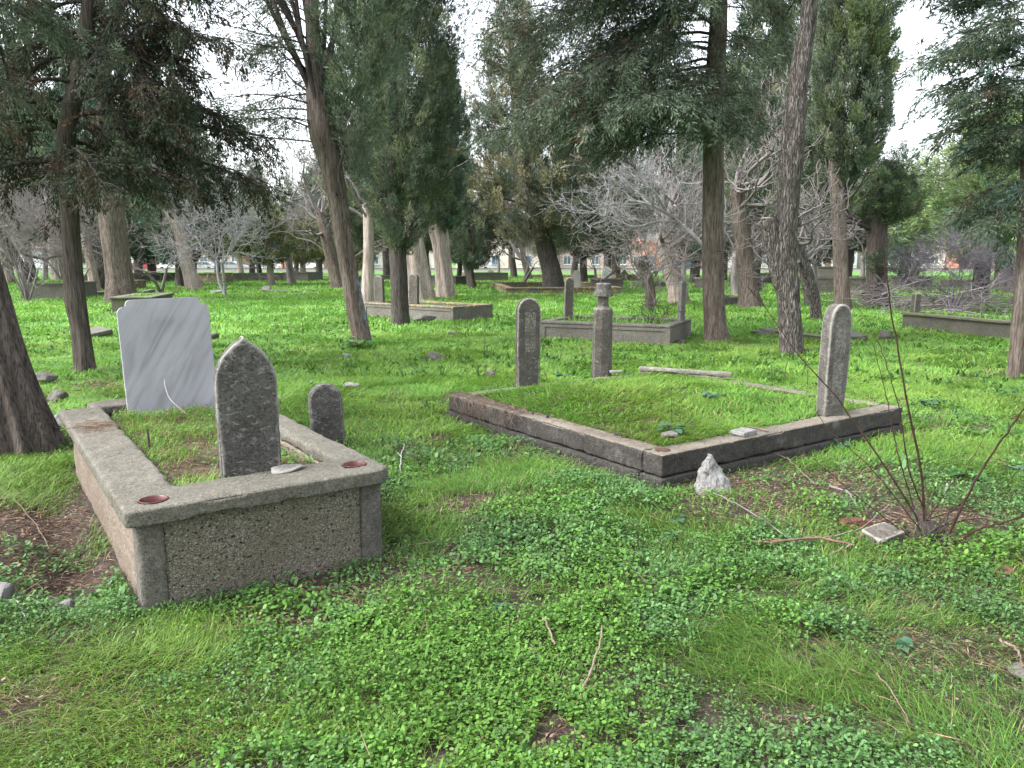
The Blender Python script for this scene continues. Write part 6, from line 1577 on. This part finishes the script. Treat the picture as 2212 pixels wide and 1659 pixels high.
# leafy plants
def leafy(label, p, n, H, lsz, cols, stalk=0, seed=0, m=None):
    r_ = np.random.default_rng(seed); t = thing('leafy_plant', label, 'plant', p); st = []; VV = []
    for k in range(n):
        a = r_.uniform(0, 6.28); h = H * r_.uniform(.4, 1); rad = H * r_.uniform(.2, .7)
        c = np.array([(0, 0, 0), (math.cos(a) * rad * .4, math.sin(a) * rad * .4, h * .7), (math.cos(a) * rad, math.sin(a) * rad, h)]); st.append((spline(c, 6), np.linspace(.003, .0018, 6)))
        u_ = np.linspace(0, 1, 7); wl = np.array((.25, .8, 1.0, .95, .7, .4, .04)) * lsz * .55
        d = np.array((math.cos(a), math.sin(a), 0)); s = np.array((-d[1], d[0], 0)); V = []
        for q in range(7):
            cc = c[2] + d * lsz * u_[q] + np.array((0, 0, -.30 * lsz * u_[q] ** 2 + .1 * lsz * u_[q]))
            V += [cc + s * wl[q] + (0, 0, .22 * wl[q]), cc, cc - s * wl[q] + (0, 0, .22 * wl[q])]
        F = []
        for q in range(6):
            for e in (0, 1): F.append((q * 3 + e, q * 3 + e + 1, q * 3 + e + 4, q * 3 + e + 3))
        VV.append((np.array(V), np.array(F)))
    V, F = tubes(st, 4); T = np.tile(cols[0], (len(V), 1)); link('stems', arr_mesh('stems', V, F, T, True), m_clover, t)
    for k, (V, F) in enumerate(VV):
        if k < 14: link('leaf', arr_mesh('leaf', V, F, np.tile(cols[k % len(cols)], (len(V), 1)), True), m_clover, t)
    if stalk:
        V, F = tubes([(np.array([(0, 0, 0), (.005, 0, stalk * .5), (-.005, 0, stalk)]), np.array((.003, .0022, .0018))), (np.array([(-.005, 0, stalk - .003), (-.005, 0, stalk + .012)]), np.array((.006, .006)))], 5)
        link('stalk', arr_mesh('stalk', V, F), m_limb, t)
LB = [(.06, .15, .085), (.05, .13, .07), (.075, .17, .105), (.10, .20, .12)]
LG = [(.07, .20, .04), (.06, .17, .045), (.09, .22, .05)]
p = at(1448, 940, .25); leafy('leafy plant with a tall dry stalk in the near corner of the kerbed plot', (p[0], p[1], .235), 9, .10, .075, LB, .36, 1)
p = at(1545, 868, .27); leafy('bluish broad-leaved plant in the middle of the kerbed plot', (p[0], p[1], .27), 8, .08, .09, LB, 0, 2)
p = at(1222, 812, .3); leafy('single broad leaf plant in front of the pillar headstone', (p[0], p[1], .285), 3, .05, .10, LB, 0, 3)
for k, (u, v, n, H, s, c, lab) in enumerate(((550, 1300, 8, .08, .035, LG, 'small leafy seedling in front of the tomb front panel'), (1462, 1130, 4, .05, .05, LB, 'lone rounded bright leaf plant on the near slope below the plot corner'), (1450, 1165, 6, .05, .035, LB, 'low rounded plant just under the lone bright leaf'),
      (2010, 880, 6, .08, .10, LB, 'bluish broad-leaved weed right of the plot right corner'), (2090, 1035, 4, .06, .12, LG, 'pale big-leaved weed beyond the bramble'), (2200, 1030, 4, .06, .12, LB, 'blue-green weed at the right border beyond the bramble'), (2170, 860, 8, .10, .08, LG, 'leafy weed left of the right border trunk foot'),
      (1815, 975, 5, .09, .05, LB, 'grey-green sapling growing out of the kerb side'), (1930, 1400, 4, .05, .05, LB, 'low weed in the near grass left of the bare patch'), (1075, 1335, 8, .05, .05, LB, 'dark bluish weed in the near small-leaved cover'), (780, 755, 12, .22, .18, LG, 'dock rosette at the foot of the leaning trunk'),
      (1210, 1005, 5, .05, .04, LG, 'leafy sprig against the left flank of the plot kerb'), (320, 1000, 5, .08, .05, LG, 'leafy sprig behind the tomb flank'))):
    p = on_ground(u, v); leafy(lab, p, n, H, s, c, 0, 20 + k)
# dry thin stems standing in the grass
for k, (u, v, H, lab) in enumerate(((455 / 1 + 593, 770, .5, 'thin dry stem in grass left of the round-topped plot headstone'), (1238, 668, 1.35, 'tall thin bare sapling in the panelled grave'), (1690, 830, .6, 'thin dry stems in grass in front of the furrowed trunk'), (1745, 835, .55, 'leaning thin stem right of the furrowed trunk'), (1670, 845, .4, 'short thin stem left of the furrowed trunk foot'))):
    p = on_ground(u, v); out = []
    bare_lines(rng, (0, 0, -.05), (rng.normal(0, .1), 0, 1), H * .6, .006, 2, out, .06, .05, (1, 2), (.5, .7), .35, .002)
    t = wood_obj('dry_weed', None, out, m_limb, 5); t.location = p; tag(t, lab, 'twig')
# bare little bush growing in the panelled grave
rb = []; q = on_curb(gA, 2.0, .75, gA[0].location.z + .27)
for k in range(9): bare_lines(rng, (rng.normal(0, .06), rng.normal(0, .06), 0), (rng.normal(0, .4), rng.normal(0, .4), 1), rng.uniform(.15, .3), .008, 3, rb, .15, .05, (2, 3), (.6, .9), .45, .004)
t = thing('bare_shrub', 'little leafless bush inside the panelled grave', 'bush', q); wood_obj('branches', t, rb, m_limb, 4)
